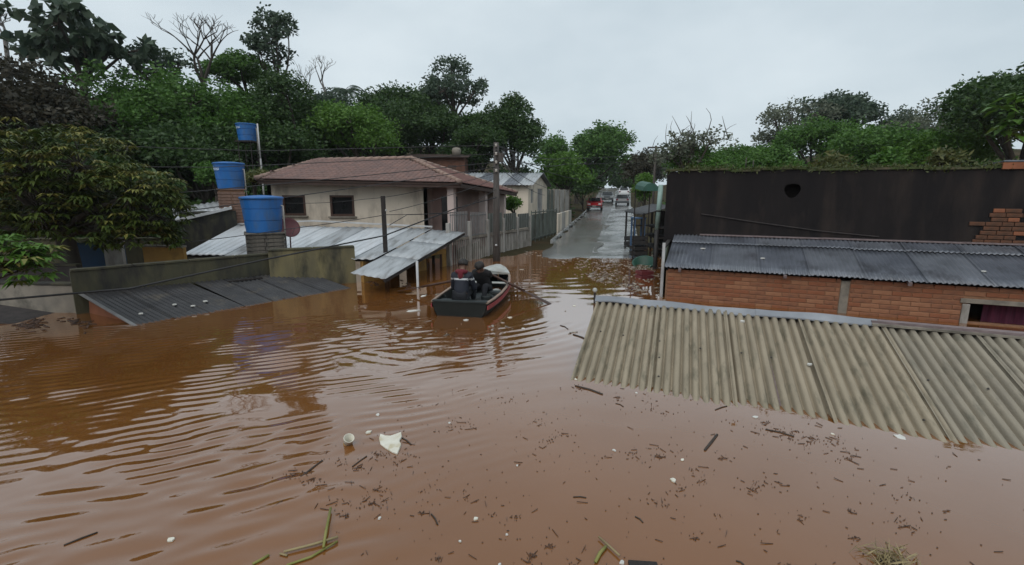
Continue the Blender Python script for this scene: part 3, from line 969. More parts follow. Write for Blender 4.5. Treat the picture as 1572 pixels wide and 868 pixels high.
# ---- water tanks
def tank(name, label, c, r, h, letters=True, ly=0.72, rz=0.0, ribs=2):
    o = empty(name, c, rz, label=label, cat='water tank', group='blue water tanks')
    prof = [(0.0, 0.0), (r * 0.80, 0.0), (r * 0.81, 0.02)]
    for k in range(ribs):
        z = h * (0.33 + 0.33 * k / max(1, ribs - 1)) if ribs > 1 else h * .5
        rr_ = r * (0.81 + 0.15 * z / h)
        prof += [(rr_ - 0.001, z - 0.014), (rr_ - 0.016, z - 0.006), (rr_ - 0.016, z + 0.006), (rr_ + 0.001, z + 0.014)]
    prof += [(r * 0.96, h * 0.93)]
    mb = MB(); mb.lathe(prof, n=40); mb.build('tank_body', 'tank_blue', o)
    mb = MB(); mb.lathe([(r * 0.965, h * 0.93), (r * 1.0, h * 0.93), (r * 1.0, h * 0.985), (r * 0.97, h * 1.0), (r * 0.5, h * 1.035), (0.0, h * 1.05)], n=32)
    lid = mb.build('lid', 'tank_blue', o, True)
    mb = MB(); mb.tube([(r * .99, -.05, h * .75), (r * 1.08, -.05, h * .75), (r * 1.08, -.05, -.6)], .022, 6); mb.build('pipe', 'concrete_pale', o, True)
    if letters:
        cu = bpy.data.curves.new('lettering', 'FONT')
        cu.body = letters
        cu.size = h * 0.20; cu.extrude = 0.003; cu.align_x = 'CENTER'
        t = bpy.data.objects.new('lettering', cu); C.objects.link(t)
        bpy.context.view_layer.update()
        me = bpy.data.meshes.new_from_object(t.evaluated_get(bpy.context.evaluated_depsgraph_get()))
        bpy.data.objects.remove(t)
        bm = bmesh.new(); bm.from_mesh(me)
        bmesh.ops.subdivide_edges(bm, edges=[e for e in bm.edges if e.calc_length() > r * 0.06], cuts=2)
        for v_ in bm.verts:                      # wrap onto the wall
            ang = -math.pi / 2 + ly + v_.co.x / (r * 0.93)
            zz = h * 0.70 + v_.co.y
            rad = r * (0.81 + 0.15 * zz / h) + 0.004 + v_.co.z
            v_.co = (rad * math.cos(ang), rad * math.sin(ang), zz)
        bm.to_mesh(me); bm.free()
        link('lettering', me, 'lettering', o)
    return o
tank('water_tank', 'biggest blue water tank, on the brick pillar by the mossy wall', at(406, 356, 13.6), 0.565, 0.98, letters=None)
tank('water_tank', 'blue water tank with white lettering on a reddish pillar', at(355, 290, 18), 0.53, 0.93, letters='Brasi', ly=-0.55)
tank('water_tank', 'small blue water tank high up beside a thin pole', at(380, 217, 24), 0.47, 0.80, letters='Brasi', ly=-0.5)

def brick_pillar(name, label, c0, c1, w, m, z0=-1.0):
    o = empty(name, (c0[0], c0[1], 0), 0.5, label=label, cat='pillar')
    bh2 = 0.11
    z = z0
    mb = MB(); mb.box((0, 0, (z0 + c1) / 2 - 0.01), (w - 0.03, w - 0.03, c1 - z0 - 0.02)); mb.build('pillar_core', 'mortar' if m == 'pillar_red' else 'pillar', o)
    k = 0
    while z + bh2 <= c1 + 1e-6:
        if z + bh2 > 0.7:
            for s_ in range(4):
                for hlf in range(2):
                    L = w / 2 - 0.01
                    mb = MB()
                    x = (-w / 4 + hlf * w / 2) + (0.02 if k % 2 else -0.02)
                    mb.box((x, -w / 2 + 0.02, 0), (L - 0.01, 0.06, bh2 - 0.016))
                    b_ = mb.build('brick', m, o, bevel=0.006)
                    b_.location = (0, 0, z + bh2 / 2)
                    b_.rotation_euler = (0, 0, s_ * math.pi / 2)
        z += bh2; k += 1
    mb = MB(); mb.box((0, 0, c1 + 0.0), (w + 0.08, w + 0.08, 0.05)); mb.build('cap_slab', m, o, bevel=0.008)
    return o
p = at(406, 356, 13.6); brick_pillar('tank_pillar', 'dark stained brick pillar under the biggest blue tank', (p.x, p.y), p.z - 0.03, 0.95, 'pillar')
p = at(355, 290, 18); brick_pillar('tank_pillar', 'reddish brick pillar under the lettered blue tank', (p.x, p.y), p.z - 0.03, 0.85, 'pillar_red')
# stand for the small high tank
p = at(380, 217, 24)
st = empty('tank_stand', (p.x, p.y, 0), label='thin steel stand holding the small high blue tank', cat='stand')
mb = MB(); mb.box((0, 0, p.z - 0.03), (0.8, 0.8, 0.06)); mb.build('platform', 'black_wood', st)
for i, j in ((-1, -1), (1, -1), (1, 1), (-1, 1)):
    mb = MB(); mb.tube([(0.3 * i, .3 * j, 0.2), (0.3 * i, 0.3 * j, p.z - 0.06)], 0.025, 6); mb.build('leg', 'black_wood', st)
q = at(395, 190, 23.4); q2 = at(396, 272, 23.4)
po = empty('thin_pole', (q.x, q.y, 0), label='thin pale steel pole rising beside the small high tank', cat='pole')
mb = MB(); mb.tube([(0, 0, 0.1), (0, 0, q.z - 1.6)], 0.045, 8); mb.build('pole', 'steel', po, True)
mb = MB(); mb.tube([(0, 0, q.z - 1.6), (0, 0, q.z)], 0.033, 8); mb.build('pole_tip', 'white_trim', po, True)

# ---- silver metal roof with awning
sil = empty('silver_roof', (-6, 14, 0), label='large silver metal roof in front of the cream house', cat='roof')
def sr(p): return Vector(p) - sil.location
BL, BR, FR, FL = at(365, 346, 17.6), at(664, 351, 17.6), lerp(at(538, 419, 12.35), at(664, 353, 17.5), .22) + V(0, 0, .03), at(280, 391, 14.2)
sheet_row('roof_sheet', sr(FL), sr(FR), sr(BR), sr(BL), 9, 0.26, 0.012, ('silver', 'silver', 'silver_grey'), sil, rows=8, seg=8, sharp=0.5, step=0.012)
for a, b in ((at(478, 340, 17.7), at(664, 350, 17.65)), (at(365, 345, 17.7), at(478, 341, 17.7))):
    mb = MB(); mb.beam(sr(a + V(0, 0, 0.02)), sr(b + V(0, 0, 0.04)), 0.14, 0.05); mb.build('ridge_flashing', 'white_trim', sil)
for t in (0.05, 0.35, 0.65, 0.95):
    a = lerp(lerp(FL, FR, .5), lerp(BL, BR, .5), t)
    mb = MB(); mb.beam(sr(lerp(FL, BL, t) - V(0, 0, .08)), sr(lerp(FR, BR, t) - V(0, 0, .08)), 0.06, 0.08); mb.build('purlin', 'black_wood', sil)
for px, py, Y in ((570, 408, 14.2), (664, 352, 17.4), (300, 390, 13.8), (380, 347, 17.4)):
    p = at(px, py, Y); mb = MB(); mb.beam(sr(p - V(0, 0, .12)), sr(V(p.x, p.y, -1.0)), 0.1, 0.1); mb.build('post', 'black_wood', sil)
awn = empty('awning', (-3.5, 13, 0), label='grey metal awning strip along the edge of the silver roof', cat='awning')
def aw(p): return Vector(p) - awn.location
aFL, aFR, aBR, aBL = at(538, 419, 12.35), at(592, 428, 11.75), at(714, 357, 17.0), at(664, 353, 17.5)
for i in range(3):
    a, b = i / 3, (i + 1) / 3 + 0.02
    corrugated('roof_sheet', aw(lerp(aFL, aBL, a)), aw(lerp(aFR, aBR, a)), aw(lerp(aFR, aBR, min(b, 1))), aw(lerp(aFL, aBL, min(b, 1))), 0.24, 0.008, 'silver_grey', awn,
               rows=4, seg=8, sharp=0.5, lift=0.008 * i - 0.012, rag=0.01)
mb = MB(); mb.beam(aw(aFR - V(0.03, 0, .07)), aw(aBR - V(.03, 0, .07)), 0.05, 0.06); mb.build('edge_beam', 'black_wood', awn)
for px, py, Y in ((640, 401, 12.75),):
    p = at(px, py, Y); mb = MB(); mb.tube([aw(p), aw(V(p.x, p.y, -1.2))], 0.035, 8); mb.build('post', 'white_trim', awn, True)
# ochre house front under the awning
och = empty('ochre_shop_front', (-3.6, 14.6, 0), label='ochre walled room flooded under the metal awning', cat='building')
def oc(p): return Vector(p) - och.location
a, b = V(-4.3, 13.6, 0), V(-2.35, 16.9, 0)
L = (b - a).length
mb, aa, dd_, nn_ = wall_mesh((a.x, a.y), (b.x, b.y), -1.2, 0.62, 0.12, [(1.0, 2.35, -1.2, 0.40), (2.75, 3.6, -1.2, 0.46)])
mb.v = [tuple(Vector(v_) - och.location) for v_ in mb.v]
mb.build('wall', 'ochre', och)
for u0, u1, zt in ((1.0, 2.35, 0.40), (2.75, 3.6, 0.46)):
    for u in (u0 + 0.04, u1 - 0.04):
        pp = aa + dd_ * u + nn_ * 0.03
        mb = MB(); mb.beam(oc(V(pp.x, pp.y, -1)), oc(V(pp.x, pp.y, zt)), 0.07, 0.05); mb.build('door_frame', 'brown_wood', och)
    pa, pb = aa + dd_ * u0 + nn_ * 0.9, aa + dd_ * u1 + nn_ * 0.9
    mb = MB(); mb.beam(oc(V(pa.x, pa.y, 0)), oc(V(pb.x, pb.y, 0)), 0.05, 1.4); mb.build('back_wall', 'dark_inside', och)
# dark mast sticking out of the silver roof
p = at(592, 388, 14.3); q = at(592, 301, 14.3)
mast = empty('roof_mast', (p.x, p.y, 0), label='black square wooden mast sticking up through the silver roof', cat='mast')
mb = MB(); mb.box((0, 0, (q.z - 0.8) / 2), (0.115, 0.115, q.z + 0.8)); mb.build('post', 'black_wood', mast, bevel=0.008)
mb = MB(); mb.lathe([(0, 0), (0.02, 0), (0.035, .03), (0.02, .06), (0, .06)], (0.075, -0.02, q.z - 0.45), 8); mb.build('insulator', 'white_trim', mast)
# satellite dish
p = at(443, 351, 13.9)
ds = empty('satellite_dish', (p.x, p.y, 0), label='dark red satellite dish beside the biggest blue tank', cat='satellite dish')
mb = MB()
prof = [(0.30 * k / 6, 0.09 * (k / 6) ** 2) for k in range(7)] + [(0.30, 0.075)] + [(0.28 * k / 6, 0.09 * (k / 6) ** 2 - 0.012) for k in range(5, -1, -1)]
mb.lathe(prof, n=24)
d = mb.build('dish', 'dish_red', ds, True); d.location = (0, 0, p.z); d.rotation_euler = (R(62), R(25), R(30))
mb = MB(); mb.tube([(0.0, 0.03, p.z - 0.06), (-0.02, 0.1, p.z - 0.3), (-0.05, 0.12, 0.6)], 0.02, 6); mb.build('mast', 'dish_red', ds)
mb = MB(); mb.tube([(0.05, 0.0, p.z - 0.22), (0.28, -0.2, p.z + 0.02)], 0.008, 5); mb.build('feed_arm', 'steel', ds)

# ---- roofs and walls behind the mango tree
bk = empty('back_shed', (-11.4, 18, 0), label='low shed with white edged roof left of the reddish pillar', cat='shed')
def bkp(p): return Vector(p) - bk.location
c1, c2, c3, c4 = at(270, 338, 16.2), at(356, 318, 17.4), at(345, 308, 19.5), at(262, 320, 18.4)
for i in range(3):
    corrugated('roof_sheet', bkp(lerp(c1, c2, i / 3)), bkp(lerp(c1, c2, (i + 1) / 3)), bkp(lerp(c4, c3, (i + 1) / 3)), bkp(lerp(c4, c3, i / 3)), 0.18, 0.02, 'silver_grey', bk, rows=3)
mb = MB(); mb.beam(bkp(c1 - V(0, 0.03, .03)), bkp(c2 - V(0, .03, .03)), 0.06, 0.09); mb.build('fascia', 'white_trim', bk)
mb = MB(); mb.beam(bkp(V(c1.x, c1.y + .2, 0.5)), bkp(V(c2.x, c2.y + .2, 0.5)), 0.12, 2.9); mb.build('wall', 'mossy_dark', bk)
for nm, lb, a, b, z0, z1, m in (
        ('yellow_wall', 'small yellow wall glimpsed under the mango tree', at(222, 388, 13.2), at(285, 396, 13.0), -0.5, None, 'ochre'),
        ('blue_wall', 'blue painted wall glimpsed behind the mango trunk', at(120, 378, 13.5), at(190, 382, 13.5), -0.5, None, 'blue_dim'),
        ('white_door', 'pale door panel glimpsed behind the mango trunk', at(160, 376, 13.3), at(188, 376, 13.3), -0.5, None, 'concrete_pale')):
    o = empty(nm, (a.x, a.y, 0), label=lb, cat='wall' if 'wall' in nm else 'door')
    b2 = b - a; b2.z = 0
    zt = {'yellow_wall': at(250, 380, 13).z, 'blue_wall': at(150, 372, 13.5).z, 'white_door': at(170, 376, 13.3).z}[nm]
    mb = MB(); mb.beam(V(0, 0, (zt - 0.8) / 2), b2 + V(0, 0, (zt - 0.8) / 2), 0.1, zt + 0.8); mb.build('panel', m, o)
    mb = MB(); mb.beam(V(0, 0, zt + .02), b2 + V(0, 0, zt + .02), 0.16, 0.05); mb.build('top_rail', 'concrete', o)

# ---- the cream house with tiled hip roof
ch = empty('tiled_house', (-6, 19.5, 0), label='cream house with a reddish tiled hip roof', cat='house')
def cp(p): return Vector(p) - ch.location
wl0, wl1 = at(411, 300, 19.6), at(656, 300, 19.6)
EZ = 3.05
def uof(px): return at(px, 300, 19.6).x - wl0.x
def zof(py): return at(500, py, 19.6).z
holes = [(uof(433), uof(468), zof(331), zof(300)), (uof(506), uof(543), zof(332), zof(300))]
mb, aa, dd_, nn_ = wall_mesh((wl0.x, 19.6), (wl1.x, 19.6), -0.8, EZ, 0.16, holes)
mb.v = [tuple(cp(v_)) for v_ in mb.v]
mb.build('front_wall', 'cream', ch)
for h in holes:
    wn_ = empty('window', (0, 0, 0)); wn_.parent = ch
    x0, x1 = wl0.x + h[0], wl0.x + h[1]
    mb = MB(); mb.box(cp(((x0 + x1) / 2, 19.72, (h[2] + h[3]) / 2)), (x1 - x0, 0.02, h[3] - h[2])); pane = mb.build('pane', 'glass_dark', wn_)
    fr = MB()
    for (bx, bz, w_, hh_) in (((x0 + x1) / 2, h[3] - .04, x1 - x0, .08), ((x0 + x1) / 2, h[2] + .04, x1 - x0, .08), (x0 + .04, (h[2] + h[3]) / 2, .08, h[3] - h[2] - .16), (x1 - .04, (h[2] + h[3]) / 2, .08, h[3] - h[2] - .16)):
        fr.box(cp((bx, 19.62, bz)), (w_, 0.09, hh_))
    fr.build('frame', 'brown_wood', wn_)
    mb = MB(); mb.box(cp(((x0 + x1) / 2, 19.575, h[2] - .04)), (x1 - x0 + .16, 0.18, 0.06)); mb.build('sill', 'concrete', wn_)
# recessed porch wall and side wall
mb, *_ = wall_mesh((wl1.x, 21.0), (-2.55, 21.0), -0.8, EZ, 0.15, [(0.35, 1.05, 0.9, 2.45)])
mb.v = [tuple(cp(v_)) for v_ in mb.v]; mb.build('porch_wall', 'pink', ch)
mb = MB(); mb.box(cp((wl1.x + .7, 21.09, 1.68)), (0.7, .02, 1.55)); mb.build('porch_window', 'glass_dark', ch)
mb, *_ = wall_mesh((-2.55, 21.0), (-1.05, 27.0), -0.8, 3.0, 0.15, [(4.2, 5.2, 0.2, 2.3)])
mb.v = [tuple(cp(v_)) for v_ in mb.v]; mb.build('side_wall', 'pink', ch)
mb, *_ = wall_mesh((wl1.x, 19.6), (wl1.x, 21.0), -0.8, EZ, 0.16)
mb.v = [tuple(cp(v_)) for v_ in mb.v]; mb.build('return_wall', 'pink', ch)
mb, *_ = wall_mesh((wl0.x, 27.0), (wl0.x, 19.6), -0.8, EZ, 0.16)
mb.v = [tuple(cp(v_)) for v_ in mb.v]; mb.build('left_wall', 'cream', ch)
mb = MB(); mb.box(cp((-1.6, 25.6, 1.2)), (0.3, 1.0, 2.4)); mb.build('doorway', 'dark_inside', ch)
for px, Y, top, w_ in ((694, 19.0, 3.0, 0.27), (742, 22.6, 2.85, 0.33), (771, 25.4, 2.7, 0.33)):
    p = at(px, 340, Y)
    co = MB(); co.box((0, 0, 0), (w_, w_, top - 0.35)); c_ = co.build('porch_column', 'column_pink', ch, bevel=0.01)
    c_.location = cp((p.x, Y, 0.35 + (top - .35) / 2)); c_.rotation_euler = (0, 0, R(-14))
    co = MB(); co.box((0, 0, -0.2 - (top - .35) / 2), (w_ + .02, w_ + .02, 0.8)); k_ = co.build('painted_base', 'maroon', c_)
# roof
rFL, rFR = at(394, 276, 18.9), at(706, 282, 18.5)
rRL, rRR = at(486, 248, 23.2), at(632, 245, 23.0)
rBL, rBR = V(rFL.x - .2, 27.8, rFL.z), at(793, 297, 27.0)
def tiles(A, B, Ct, D, name, m, tw=0.215, th=0.36):
    """barrel tiles over the plane eave A-B, top D-Ct"""
    A, B, Ct, D = (Vector(k) for k in (A, B, Ct, D))
    eu = (B - A).normalized()
    nn = (B - A).cross((D + Ct) / 2 - (A + B) / 2).normalized()
    if nn.z < 0: nn = -nn
    up = nn.cross(eu).normalized()
    if up.z < 0: up = -up
    def uv(p): return (p - A).dot(eu), (p - A).dot(up)
    (ua, va), (ub, vb), (uc, vc), (ud, vd) = uv(A), uv(B), uv(Ct), uv(D)
    hmax = max(vc, vd)
    rows_ = max(1, int(hmax / th))
    mb = MB()
    for r_ in range(rows_):
        v0, v1 = hmax * r_ / rows_, hmax * (r_ + 1) / rows_ + 0.05
        t = min(1, (v0 + v1) / 2 / hmax)
        ul, ur = ua + (ud - ua) * t, ub + (uc - ub) * t
        n_ = int((ur - ul) / tw)
        c0 = math.ceil(ul / tw)
        for k in range(max(0, n_)):
            u = (c0 + k + .5) * tw
            if u > ur: break
            jx = random.uniform(-.012, .012)
            P = []
            for vv, lift in ((v0, 0.055), (v1, 0.02)):
                for q_ in range(5):
                    an = math.pi * q_ / 4
                    P.append(A + eu * (u + jx - math.cos(an) * tw * .56) + up * vv + nn * (math.sin(an) * 0.055 + lift + random.uniform(-.003, .003)))
            mb.add(P, [(i, i + 1, i + 6, i + 5) for i in range(4)] + [(0, 4, 3, 2, 1)])
    o_ = mb.build(name, m, ch, True); o_['kind'] = 'stuff'
    return o_
def plane(A, B, Ct, D, name, m, t=0.06):
    mb = MB(); mb.slab([cp(A), cp(B), cp(Ct), cp(D)] if D is not None else [cp(A), cp(B), cp(Ct)], t); mb.build(name, m, ch)
plane(rFL, rFR, rRR, rRL, 'front_roof_slope', 'fascia')
plane(rFR, rBR, rRR, None, 'street_roof_slope', 'fascia')
plane(rBL, rFL, rRL, None, 'left_roof_slope', 'fascia')
plane(rBR, rBL, rRL, rRR, 'back_roof_slope', 'tile')
tiles(cp(rFL), cp(rFR), cp(rRR), cp(rRL), 'front_roof_tiles', 'tile')
tiles(cp(rFR), cp(rBR), cp(rRR), cp(rRR), 'street_roof_tiles', 'tile_red')
tiles(cp(rBL), cp(rFL), cp(rRL), cp(rRL), 'left_roof_tiles', 'tile')
for a, b in ((rRL, rRR), (rRR, rFR), (rRL, rFL), (rRR, rBR)):
    L = (b - a).length; n_ = int(L / 0.36)
    for k in range(n_):
        p0, p1 = lerp(a, b, k / n_), lerp(a, b, (k + 1.12) / n_)
        mb = MB(); mb.tube([cp(p0 + V(0, 0, .055)), cp(p1 + V(0, 0, .075))], [0.085, 0.10], 7); mb.build('ridge_tile', 'tile_ridge', ch, True)
for a, b in ((rFL, rFR), (rFR, rBR)):
    mb = MB(); mb.beam(cp(a - V(0, -.06, .09)), cp(b - V(0, -.06, .09)), 0.04, 0.14); mb.build('fascia_board', 'fascia', ch)
mb = MB(); mb.slab([cp(V(wl0.x, 19.6, EZ - .02)), cp(V(wl0.x, 27, EZ - .02)), cp(V(-0.6, 27, EZ - .42)), cp(V(-2.1, 19.0, EZ - .06)), cp(V(wl1.x, 19.0, EZ - 0.04))], 0.03); mb.build('porch_ceiling', 'brown_wood', ch)

# ---- concrete street fence
F0, F1 = V(-2.26, 17.0, 0), V(0.85, 23.3, 0)
fen = empty('street_fence', F0, label='weathered concrete slat fence with iron railing along the cream house', cat='fence')
fd = (F1 - F0); FLn = fd.length; fd.normalize(); fang = math.atan2(fd.y, fd.x)
def top_at(u): return 1.93 - 0.30 * u / FLn
npan = 5
for k in range(npan + 1):
    u = FLn * k / npan
    mb = MB(); mb.box(fd * u + V(0, 0, 0.35), (0.15, 0.15, 2.35), fang); mb.build('post', 'concrete_pale', fen, bevel=0.01)
for k in range(npan):
    u0, u1 = FLn * k / npan + 0.09, FLn * (k + 1) / npan - 0.09
    mb = MB(); mb.beam(fd * u0 + V(0, 0, 0.90), fd * u1 + V(0, 0, 0.90 ), 0.10, 0.09); mb.build('rail', 'concrete', fen)
    n_ = 8
    for i in range(n_):
        u = u0 + (u1 - u0) * (i + .5) / n_
        mb = MB(); mb.box(fd * u + V(0, 0, 0.30), (0.065, 0.04, 1.1), fang + random.uniform(-.05, .05)); mb.build('slat', 'concrete_pale', fen, bevel=0.006)
    zt = top_at((u0 + u1) / 2)
    if k < 2:
        for zz in (0.98, zt - 0.1):
            mb = MB(); mb.beam(fd * u0 + V(0, 0, zz), fd * u1 + V(0, 0, zz), 0.03, 0.03); mb.build('rail', 'steel', fen)
        for i in range(11):
            u = u0 + (u1 - u0) * (i + .5) / 11
            mb = MB(); mb.box(fd * u + V(0, 0, (0.96 + zt) / 2), (0.022, 0.022, zt - 0.94), fang); mb.build('railing_bar', 'steel', fen)
    else:
        mb = MB(); mb.box(fd * ((u0 + u1) / 2) + V(0, 0, (0.97 + zt) / 2), (u1 - u0, 0.03, zt - 0.99), fang); mb.build('sheet_panel', 'gate_grey', fen)
        for i in range(6):
            u = u0 + (u1 - u0) * (i + .5) / 6
            mb = MB(); mb.box(fd * u + V(0, 0, (0.97 + zt) / 2) - V(-fd.y, fd.x, 0) * 0.025, (0.03, 0.02, zt - 0.97), fang); mb.build('railing_bar', 'steel', fen)

# ---- second house with grey roof
sh = empty('grey_roof_house', (0, 31, 0), label='small cream house with grey sheet roof behind the utility pole', cat='house')
def sp(p): return Vector(p) - sh.location
q0, q1 = at(700, 284, 31), at(811, 284, 31)
mb, aa, dd_, nn_ = wall_mesh((q0.x, 31), (q1.x, 31), -0.2, q1.z + .05, 0.15, [(1.6, 2.3, 2.0, 2.9)])
mb.v = [tuple(sp(v_)) for v_ in mb.v]; mb.build('front_wall', 'cream', sh)
mb = MB(); mb.box(sp((q0.x + 1.95, 31.12, 2.45)), (0.72, 0.02, 0.92)); mb.build('window', 'glass_dark', sh)
g1 = V(q1.x + 1.6, 36.5, 0)
gl = (g1 - V(q1.x, 31, 0)).length
mb, aa, dd_, nn_ = wall_mesh((q1.x, 31), (g1.x, g1.y), -0.2, q1.z, 0.15, [(0.7, 1.3, 2.0, 2.9), (2.6, 4.2, 1.2, 2.95)])
mb.v = [tuple(sp(v_)) for v_ in mb.v]; mb.build('gable_wall', 'cream', sh)
for u0, u1, z0, z1, m_ in ((0.7, 1.3, 2.0, 2.9, 'glass_dark'), (2.6, 4.2, 1.2, 2.95, 'glass_dark')):
    c = aa + dd_ * ((u0 + u1) / 2) + nn_ * .1
    mb = MB(); mb.box(sp((c.x, c.y, (z0 + z1) / 2)), (u1 - u0, .02, z1 - z0), math.atan2(dd_.y, dd_.x)); mb.build('window', m_, sh)
    for k in range(4 if u1 - u0 > 1 else 2):
        c2 = aa + dd_ * (u0 + (u1 - u0) * (k + .5) / (4 if u1 - u0 > 1 else 2)) + nn_ * .03
        mb = MB(); mb.box(sp((c2.x, c2.y, (z0 + z1) / 2)), (0.09, .04, z1 - z0), math.atan2(dd_.y, dd_.x)); mb.build('window_bar', 'white_trim', sh)
gm = (V(q1.x, 31, 0) + g1) / 2
rdg = at(822, 265.5, 33.6).z
mb = MB(); mb.add([sp(V(q1.x, 31, q1.z)), sp(V(g1.x, g1.y, q1.z)), sp(V(gm.x, gm.y, rdg - .1)), sp(V(q1.x - .15, 31, q1.z)), sp(V(g1.x - .15, g1.y, q1.z)), sp(V(gm.x - .15, gm.y, rdg - .1))], [(0, 1, 2), (3, 5, 4), (0, 2, 5, 3), (1, 4, 5, 2), (0, 3, 4, 1)]); mb.build('gable', 'cream', sh)
ov = V(0.35, 0.0, 0)
e_l, e_r = V(q0.x - 1, 30.6, q1.z - .02), V(q1.x + .3, 30.6, q1.z - .02)
r_l, r_r = V(q0.x - .2, gm.y, rdg), V(gm.x + .35, gm.y, rdg)
b_l, b_r = V(q0.x, 37, q1.z - .02), V(g1.x + .4, 37, q1.z - .02)
sheet_row('roof_sheet', sp(e_l), sp(e_r), sp(r_r), sp(r_l), 6, 0.2, 0.02, ('grey_sheet_pale', 'silver_grey'), sh, rows=4, thick=0.02)
sheet_row('roof_sheet', sp(r_l), sp(r_r), sp(b_r), sp(b_l), 6, 0.2, 0.02, ('grey_sheet_pale',), sh, rows=3, thick=0.02)
# roadside wall panels beyond it
for lb, x0, x1, yA, yB, Y0, Y1, m_ in (('dark gate set between house walls along the street', 832, 849, 291, 336, 36.6, 39, 'gate_grey'),
                                       ('three pale concrete panels at the far end of the house row', 850, 873, 291, 336, 39.3, 44, 'concrete_pale')):
    p0, p1 = at(x0, 300, Y0), at(x1, 300, Y1)
    nm = 'roadside_gate' if 'gate' in lb else 'panel_wall'
    o = empty(nm, (p0.x, p0.y, 0), label=lb, cat='gate' if 'gate' in lb else 'wall')
    dd_ = V(p1.x - p0.x, p1.y - p0.y, 0)
    zt = at(x0, yA, Y0).z
    for k in range(3):
        a, b = dd_ * (k / 3 + .02), dd_ * ((k + 1) / 3 - .02)
        mb = MB(); mb.beam(a + V(0, 0, (zt + .2) / 2), b + V(0, 0, (zt + .2) / 2), 0.1, zt - .2); mb.build('panel', m_, o, bevel=0.01)
    for k in range(4):
        mb = MB(); mb.box(dd_ * (k / 3) + V(0, 0, zt / 2), (0.16, 0.16, zt + .1)); mb.build('post', 'concrete', o)
# low fence wall between yard fence and second house
o = empty('yard_gate', (0.95, 23.6, 0), label='greyish sheet metal gate right after the concrete fence', cat='gate')
gd = V(1.7, 5.0, 0)
for k in range(8):
    mb = MB(); mb.box(gd * (k / 7) + V(0, 0, 0.95), (0.05, 0.05, 1.6)); mb.build('bar', 'gate_grey', o)
for z in (0.35, 1.65):
    mb = MB(); mb.beam(V(0, 0, z), gd + V(0, 0, z), 0.05, 0.06); mb.build('rail', 'gate_grey', o)
mb = MB(); mb.beam(V(0, 0.0, 0.9) + V(-.03, .01, 0), gd + V(-.03, .01, 0.9), 0.02, 1.3); mb.build('sheet', 'gate_grey', o)
o = empty('low_yard_wall', (2.7, 28.8, 0), label='pale stained low wall below the small cream house', cat='wall')
for k in range(4):
    a, b = V(0.45, 2.0, 0) * k, V(0.45, 2.0, 0) * (k + .96)
    mb = MB(); mb.beam(a + V(0, 0, 0.75), b + V(0, 0, .75), 0.14, 1.3); mb.build('wall_section', 'concrete_pale' if k % 2 else 'cream', o, bevel=0.01)
# brown hut on the slope
p = at(672, 250, 36)
o = empty('hillside_hut', (p.x, p.y, 0), label='brown mud hut on the slope above the tiled roof', cat='hut')
M['mud'] = mat('mud', (0.16, 0.075, 0.05), (0.10, 0.05, 0.035), rough=0.95, scale=3, bump=0.4)
zt = p.z + 0.3
mb = MB(); mb.box((0, 0, zt / 2), (4.2, 2.5, zt)); mb.build('wall', 'mud', o)
mb = MB(); mb.slab([(-2.4, -1.6, zt), (2.4, -1.6, zt), (2.4, 1.6, zt + .45), (-2.4, 1.6, zt + .45)], 0.06); mb.build('roof', 'fascia', o)
mb = MB(); mb.box((1.2, -1.27, zt - .9), (0.6, .05, .7)); mb.build('shutter', 'brown_wood', o)
mb = MB(); mb.lathe([(0.0, 0), (0.3, 0), (.33, .4), (.25, .55), (0, .6)], (1.5, -1.0, zt + .1), 12); mb.build('roof_drum', 'concrete', o, True)

# ================================================================== TREES
def tz(x, y): return float(terrain_z(x, y))
class Wood:
    def __init__(s): s.mb = MB()
    def limb(s, a, b, r0, r1, bend=0.1, n=4, k=5):
        a, b = Vector(a), Vector(b)
        L = (b - a).length
        w = Vector((random.uniform(-1, 1), random.uniform(-1, 1), random.uniform(-.2, .6))) * L * bend
        pts = [a + (b - a) * (i / n) + w * math.sin(math.pi * i / n) for i in range(n + 1)]
        s.mb.tube(pts, [r0 + (r1 - r0) * i / n for i in range(n + 1)], k, caps=False)
        return pts
def foliage(clumps, per, rc, L, W, rng, droop=0.0, squash=0.75):
    """leaves in a loose ball round every clump centre"""
    cl = np.repeat(np.asarray(clumps), per, 0)
    N = len(cl)
    d = rng.normal(size=(N, 3)); d /= np.linalg.norm(d, axis=1, keepdims=True)
    r = rng.random(N) ** 0.5
    sc = np.repeat(rng.uniform(.65, 1.25, len(clumps)), per)
    off = d * (r * rc * sc)[:, None]; off[:, 2] *= squash
    ax = d * 0.7 + rng.normal(size=(N, 3)) * 0.6
    ax[:, 2] = ax[:, 2] * 0.6 - droop
    return leaf_quads(cl + off, ax, rng.uniform(.7, 1.3, N) * L, rng.uniform(.7, 1.3, N) * W, rng, 0.15)

